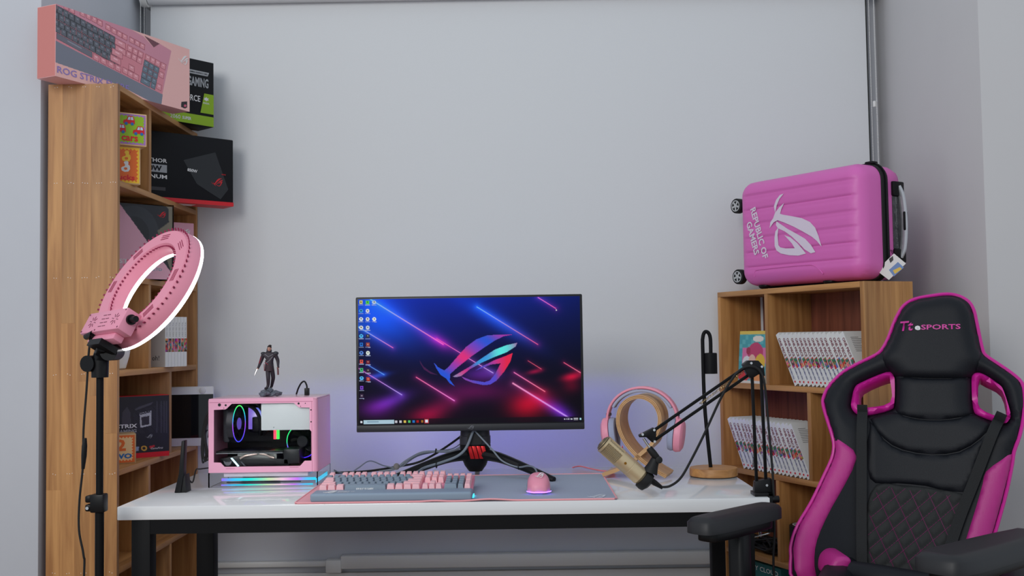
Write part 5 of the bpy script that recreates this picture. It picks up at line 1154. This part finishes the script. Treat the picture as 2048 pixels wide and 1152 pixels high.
# big emblem and lettering, turned to read along the case
ang = math.radians(-73)
lM = lambda x, z: frame((x, -.0012, z), (math.cos(ang), 0, math.sin(ang)), (-math.sin(ang), 0, math.cos(ang)))
lx, lz = sp(1584, 452)
M_sil = mat('silver_print', S(228, 214, 230), .4)
logo(M_sil, sc_, lM(lx, lz), .235, .185, grow=.0028)
tx, tz = sp(1519, 466); text('REPUBLIC OF', M_sil, sc_, lM(tx, tz), .185, .026, bold=.03)
tx, tz = sp(1508, 476); text('GAMERS', M_sil, sc_, lM(tx-.004, tz), .12, .026, bold=.03)
tg = thing('luggage_tag', 'printed paper swing tag hanging from the suitcase handle', 'tag', un(1783, 532, Y=.6))
TPn = (un(1783, 532, Y=.6), Vector((-.5, -.86, 0)).normalized()); 
def tq(x, y, o=0): p = un(x, y, plane=TPn); return p+TPn[1]*o
def tagcard(b, pts, t=.0012):
    q = [tq(x, y) for x, y in pts]; n = len(q); b.add([p+TPn[1]*t for p in q]+q, [tuple(range(n)), tuple(range(2*n-1, n-1, -1))]+[(i, n+i, n+(i+1) % n, (i+1) % n) for i in range(n)])
part('card', M_paper, tg, lambda b: tagcard(b, [(1753, 541), (1788, 507), (1812, 527), (1778, 560)]), world=True)
part('card_print', mat('tag_blue', S(110, 140, 190), .5), tg, lambda b: tagcard(b, [(1778, 540), (1796, 524), (1808, 535), (1788, 553)], .0016), world=True)
part('card_print', mat('tag_yellow', S(225, 190, 80), .5), tg, lambda b: tagcard(b, [(1786, 541), (1800, 534), (1804, 538), (1790, 548)], .002), world=True)
part('card_print', M_inkd, tg, lambda b: tagcard(b, [(1778, 518), (1786, 512), (1787, 520), (1781, 526)], .0016), world=True)
part('string', M_blackr, tg, lambda b: b.tube(smooth_path([tq(1786, 509, .001), un(1782, 500, Y=.62), SMX @ Vector((SL+.01, .17, .08))], 6), .0009, 5), world=True)

# ------------------------------------------------------------------ gaming chair
TY = math.radians(22); Rr = Vector((math.cos(TY), -math.sin(TY), 0)); Fw = Vector((-math.sin(TY), -math.cos(TY), 0)); RC = math.radians(13)
Uu = (-Fw*math.sin(RC)+Vector((0, 0, 1))*math.cos(RC)); C0 = un(1850, 860, Y=.05)
CM = frame(C0, Rr, Uu); CI = CM.inverted(); cpl = (C0, CM.to_3x3() @ Vector((0, 0, 1)))
ch = thing('gaming_chair', 'black and magenta gaming chair turned towards the camera at the right', 'chair', (C0.x+Fw.x*.2, C0.y+Fw.y*.2, 0), 0)
def cp(x, y): q = CI @ un(x, y, plane=cpl); return (q.x, q.y)
def cps(pts): return [cp(*p) for p in pts]
def sm2(pts, n=4, closed=True): return [(v.x, v.y) for v in smooth_path([(x, y, 0) for x, y in pts], n, closed)]
XW = .27
def wing(X, Y): return .055*np.clip(np.abs(X)/XW, 0, 1.15)**2.4*np.clip((.12-Y)/.15, 0, 1)
OUT = [(1895, 589), (1866, 592), (1830, 599), (1808, 612), (1795, 632), (1786, 652), (1778, 674), (1768, 694), (1757, 707), (1741, 716), (1710, 731), (1684, 747), (1661, 770), (1650, 792), (1648, 810), (1655, 836), (1667, 873), (1671, 896), (1667, 921), (1653, 954), (1629, 1008), (1604, 1054), (1592, 1089), (1591, 1115), (1600, 1165),
       (1700, 1200), (1860, 1200), (1950, 1180), (1972, 1120), (1984, 1084), (2000, 1030), (2013, 981), (2023, 932), (2027, 906), (2038, 875), (2045, 842), (2048, 815), (2048, 793), (2043, 766), (2023, 747), (1997, 729), (1972, 712), (1965, 700), (1958, 669), (1952, 640), (1947, 620), (1937, 604), (1918, 593)]
out2 = sm2(cps(OUT), 3)
HLo = sm2(cps([(1773, 746), (1787, 752), (1790, 768), (1789, 808), (1780, 821), (1736, 832), (1715, 830), (1704, 817), (1705, 799), (1710, 778), (1722, 767)]), 3)
HLi = sm2(cps([(1773, 757), (1781, 765), (1781, 806), (1736, 817), (1720, 816), (1718, 800), (1724, 779)]), 3)
HRo = sm2(cps([(1955, 747), (1945, 752), (1943, 768), (1946, 817), (1958, 833), (2005, 849), (2017, 843), (2020, 829), (2007, 784), (1997, 770), (1971, 752)]), 3)
HRi = sm2(cps([(1959, 760), (1972, 764), (2004, 784), (2014, 829), (1998, 836), (1960, 818), (1956, 790)]), 3)
HH, RRr = .03, .055
BD_ = .085
pillow(out2, [HLo, HRo], HH, RRr, .0095, -BD_, CM, base=wing).build('backrest', M_lea, ch, world=True, ang=60)
def bdist(X, Y):
    d = np.full(len(X), 1e9)
    for lp_ in (out2, HLo, HRo):
        for i in range(len(lp_)): d = np.minimum(d, segd(X, Y, lp_[i], lp_[(i+1) % len(lp_)])[0])
    d = np.where(inpoly(X, Y, out2), d, 0); return d
def front(X, Y):
    d = np.clip(bdist(X, Y)/RRr, 0, 1); return wing(X, Y)+HH*np.sqrt(np.clip(1-(1-d)**2, 0, 1))
def fpt(x, y, o=0): return CM @ Vector((x, y, float(front(np.array([x]), np.array([y]))[0])+o))
part('piping', M_magp, ch, lambda b: b.tube([CM @ Vector((x, y, float(wing(np.array([x]), np.array([y]))[0])+.004)) for x, y in out2], .0048, 8, closed=True), world=True)
for (ho_, hi_) in ((HLo, HLi), (HRo, HRi)):
    pillow(ho_, [hi_], .008, .008, .008, -BD_-.004, CM, base=lambda X, Y: wing(X, Y)+.012).build('belt_opening_frame', M_magp, ch, world=True, ang=50)
def panel(name, m, pts, h=.004, r=.012, sm=3, grid=.0095, fn=None, lift=.002):
    return pillow(sm2(cps(pts), sm) if sm else cps(pts), (), h, r, grid, -.012, CM, fn=fn, base=lambda X, Y: front(X, Y)+lift-.001).build(name, m, ch, world=True, ang=60)
panel('side_panel', M_mag, [(1670, 880), (1697, 895), (1717, 919), (1694, 973), (1669, 1019), (1648, 1065), (1638, 1100), (1637, 1135), (1640, 1170), (1606, 1165), (1597, 1113), (1598, 1090), (1609, 1054), (1634, 1008), (1658, 954), (1672, 921), (1675, 896)], sm=2)
panel('side_panel', M_mag, [(2022, 912), (2002, 924), (1971, 947), (1965, 970), (1951, 1019), (1927, 1096), (1915, 1140), (1960, 1140), (1979, 1084), (1995, 1030), (2008, 981), (2018, 940)], sm=2)
hd_ = [(1893, 597), (1866, 600), (1834, 607), (1814, 619), (1802, 637), (1793, 657), (1785, 679), (1774, 700), (1766, 712), (1772, 735), (1792, 755), (1840, 760), (1900, 761), (1944, 757), (1956, 733), (1962, 712), (1957, 700), (1950, 671), (1944, 642), (1939, 624), (1930, 610), (1915, 600)]
panel('head_cushion', M_lea, hd_, .012, .03, 2)
panel('upper_cushion', M_lea, [(1794, 758), (1840, 761), (1900, 762), (1941, 758), (1943, 800), (1946, 829), (1918, 838.5), (1880, 843), (1840, 841), (1808, 834), (1792, 823), (1793, 790)], .006, .012, 2)
panel('lumbar_cushion', M_lea, [(1742, 841), (1790, 827), (1808, 835.5), (1840, 842.5), (1880, 844.5), (1920, 840), (1948, 831), (1980, 852), (1960, 881), (1918, 906), (1864, 911.5), (1806, 902), (1770, 881)], .006, .012, 2)
panel('waist_cushion', M_lea, [(1741, 845), (1769, 883), (1805, 904), (1864, 913.5), (1919, 908), (1961, 883), (1975, 870), (1955, 930), (1928, 987), (1852, 974), (1797, 969), (1753, 969), (1738, 940)], .006, .012, 2)
QP = [(1755, 972), (1797, 972), (1852, 977), (1926, 990), (1938, 1005), (1905, 1100), (1880, 1160), (1745, 1160), (1733, 1110), (1735, 1020)]
O1, O2, O3 = cp(1768, 975), cp(1850, 1150), cp(1930, 985)
def quiltlines():
    a = [(cp(1742+k*34, 960), cp(1742+k*34+88, 960+190)) for k in range(-4, 6)]; b = [(cp(1800+k*35, 960), cp(1800+k*35-150, 960+128)) for k in range(-1, 8)]; return a, b
qa, qb = quiltlines()
def quilt(X, Y):
    d = np.full(len(X), 1.0)
    for (p, q) in qa+qb:
        dx, dy = q[0]-p[0], q[1]-p[1]; Ln = math.hypot(dx, dy); d = np.minimum(d, np.abs((X-p[0])*dy-(Y-p[1])*dx)/Ln)
    return -.004*np.exp(-(d/.004)**2)
panel('quilted_cushion', mat('black_suede', S(30, 31, 32), .7), QP, .006, .012, 2, .0055, fn=quilt)
qpoly = sm2(cps(QP), 2)
def stitches(b):
    for (p, q) in qa+qb:
        n = 60; run = []
        for i in range(n+1):
            x = p[0]+(q[0]-p[0])*(-.3+1.6*i/n); y = p[1]+(q[1]-p[1])*(-.3+1.6*i/n)
            ok = inpoly(np.array([x]), np.array([y]), qpoly)[0] and (min(segd(np.array([x]), np.array([y]), qpoly[j], qpoly[(j+1) % len(qpoly)])[0][0] for j in range(len(qpoly))) > .008)
            if ok: run.append(fpt(x, y, .0042))
        if len(run) > 3: b.tube(run, .0006, 4)
o = part('quilt_stitching', mat('magenta_thread', S(126, 28, 92), .6), ch, stitches, world=True); o['kind'] = 'stuff'
# lettering
lt = lambda px, py, o=.0145: frame(fpt(*cp(px, py), o), (Vector(fpt(*cp(px+25, py-.5), o))-Vector(fpt(*cp(px-25, py+.5), o))), Uu)
def ctext(s, m, px, py, w, h, **k):
    M_ = lt(px, py); me = text_mesh(s, m, w, h, **k); me.transform(wm(ch).inverted() @ M_); return link('lettering', me, ch)
ctext('Tt', M_magp, 1815, 659.5, .033, .026, bold=.02, shear=.2); ctext('e', mat('white_thread', S(225, 225, 225), .6), 1836.5, 663.5, .014, .012, bold=.04); ctext('SPORTS', M_magp, 1882, 661.5, .095, .0135, bold=.02)
# belts
def strap(name, pts, w):
    def f(b):
        vs = []; P = [cp(*p) for p in pts]; P = sm2(P, 6, False); n = len(P)
        for i, (x, y) in enumerate(P):
            dx = P[min(i+1, n-1)][0]-P[max(i-1, 0)][0]; dy = P[min(i+1, n-1)][1]-P[max(i-1, 0)][1]; l = math.hypot(dx, dy); ux, uy = -dy/l*w/2, dx/l*w/2
            z = float(max(front(np.array([x+s*ux for s in (-1, 0, 1)]), np.array([y+s*uy for s in (-1, 0, 1)]))))+.012
            for (s, o) in ((-1, 0), (1, 0), (1, .0025), (-1, .0025)): vs.append(CM @ Vector((x+s*ux, y+s*uy, z+o)))
        fs = [(3, 2, 1, 0), tuple((n-1)*4+k for k in range(4))]
        for i in range(n-1):
            for k in range(4): l = (k+1) % 4; fs.append((i*4+k, (i+1)*4+k, (i+1)*4+l, i*4+l)[::-1])
        b.add(vs, fs)
    part(name, mat('belt_webbing', S(24, 25, 27), .75, bump=.4, bscale=500), ch, f, world=True)
strap('belt', [(1727, 815), (1727, 870), (1727, 960), (1727, 1060), (1728, 1140)], .0255); strap('belt', [(2003, 832), (1985, 870), (1950, 960), (1915, 1050), (1890, 1130)], .0255)
# seat
zs_ = .47; Sc = Vector((C0.x, C0.y, 0))+Fw*.24; Sc.z = zs_; SM = frame(Sc, Rr, -Fw)
part('seat_cushion', M_lea, ch, lambda b: b.box(-.17, .17, -.25, .23, 0, .1, SM), world=True, bevel=.035, seg=4)
for s in (-1, 1):
    part('seat_bolster', M_lea, ch, lambda b: b.box(min(s*.16, s*.245), max(s*.16, s*.245), -.25, .22, .0, .13, SM), world=True, bevel=.03, seg=4)
lbp = [un(1664, 1140, Y=-.12), un(1674, 1122, Y=-.12), un(1694, 1115, Y=-.12), un(1712, 1122, Y=-.12), un(1702, 1165, Y=-.12), un(1664, 1165, Y=-.12)]
part('seat_bolster_trim', M_mag, ch, lambda b: b.prism([(p.x, p.z) for p in lbp], -.06, .1, frame((0, 0, 0), (1, 0, 0), (0, 0, 1))) , world=True, bevel=.012, seg=3)
part('seat_front_roll', M_lea, ch, lambda b: b.tube(smooth_path([un(1706, 1148, Y=-.11), un(1760, 1156, Y=-.16), un(1830, 1168, Y=-.21), un(1900, 1175, Y=-.26)], 5), .031, 14), world=True)
part('gas_lift', M_blackp, ch, lambda b: (b.cyl((Sc.x, Sc.y, .1), (Sc.x, Sc.y, .3), .028, n=16), b.cyl((Sc.x, Sc.y, .3), (Sc.x, Sc.y, .43), .018, n=16), b.box(Sc.x-.1, Sc.x+.1, Sc.y-.12, Sc.y+.12, .43, .472)), world=True)
for k in range(5):
    a = 2*PI*k/5+.3; q = Vector((Sc.x, Sc.y, 0)); d = Vector((math.cos(a), math.sin(a), 0))
    part('base_leg', M_blackp, ch, lambda b: b.tube([q+d*.02+Vector((0, 0, .11)), q+d*.28+Vector((0, 0, .075))], .02, 8, rs=[.026, .016]), world=True)
    part('caster', M_blackr, ch, lambda b: b.cyl(q+d*.28+Vector((-d.y, d.x, 0))*.02+Vector((0, 0, .031)), q+d*.28-Vector((-d.y, d.x, 0))*.02+Vector((0, 0, .031)), .03, n=16), world=True)
# armrests
def arm(front_, rear_, w, zpost, xpost):
    d = rear_-front_; d.z = 0; Ln = d.length; d.normalize(); s = Vector((-d.y, d.x, 0)); z = front_.z; M_ = Matrix(((d.x, s.x, 0, front_.x), (d.y, s.y, 0, front_.y), (0, 0, 1, z), (0, 0, 0, 1)))
    ol_ = [(0.0, -w*.30), (0.03, -w*.46), (.12, -w*.5), (Ln-.03, -w*.42), (Ln, -w*.25), (Ln, w*.3), (Ln-.03, w*.45), (.12, w*.5), (.03, w*.46), (0, w*.3)]
    ol_ = sm2(ol_, 3)
    pd = pillow(ol_, (), .012, .022, .012, -.024, M_); pd.build('arm_pad', mat('soft_black_pad', S(34, 34, 37), .5), ch, world=True, ang=60)
    part('arm_bracket', M_blackp, ch, lambda b: b.prism([(x*.8+.03, y*.75) for x, y in ol_], -.045, -.024, M_), world=True, bevel=.004)
    part('arm_post', M_blackp, ch, lambda b: b.prism(rrect(.046, .042, .012, 4), .30-z, -.04, M_ @ Matrix.Translation((xpost, 0, 0))), world=True, bevel=.002)
    pp = M_ @ Vector((xpost, 0, .31-z)); part('arm_bracket', M_blackp, ch, lambda b: b.tube([pp, pp+(Vector((Sc.x, Sc.y, .44))-pp)*.8+Vector((0, 0, .02))], .02, 10), world=True)
arm(un(1394, 1047, Y=-.32), un(1545, 1029, Y=-.1), .08, 0, .165)
arm(un(1868, 1122, Y=-.68), un(2075, 1090, Y=-.43), .11, 0, .15)
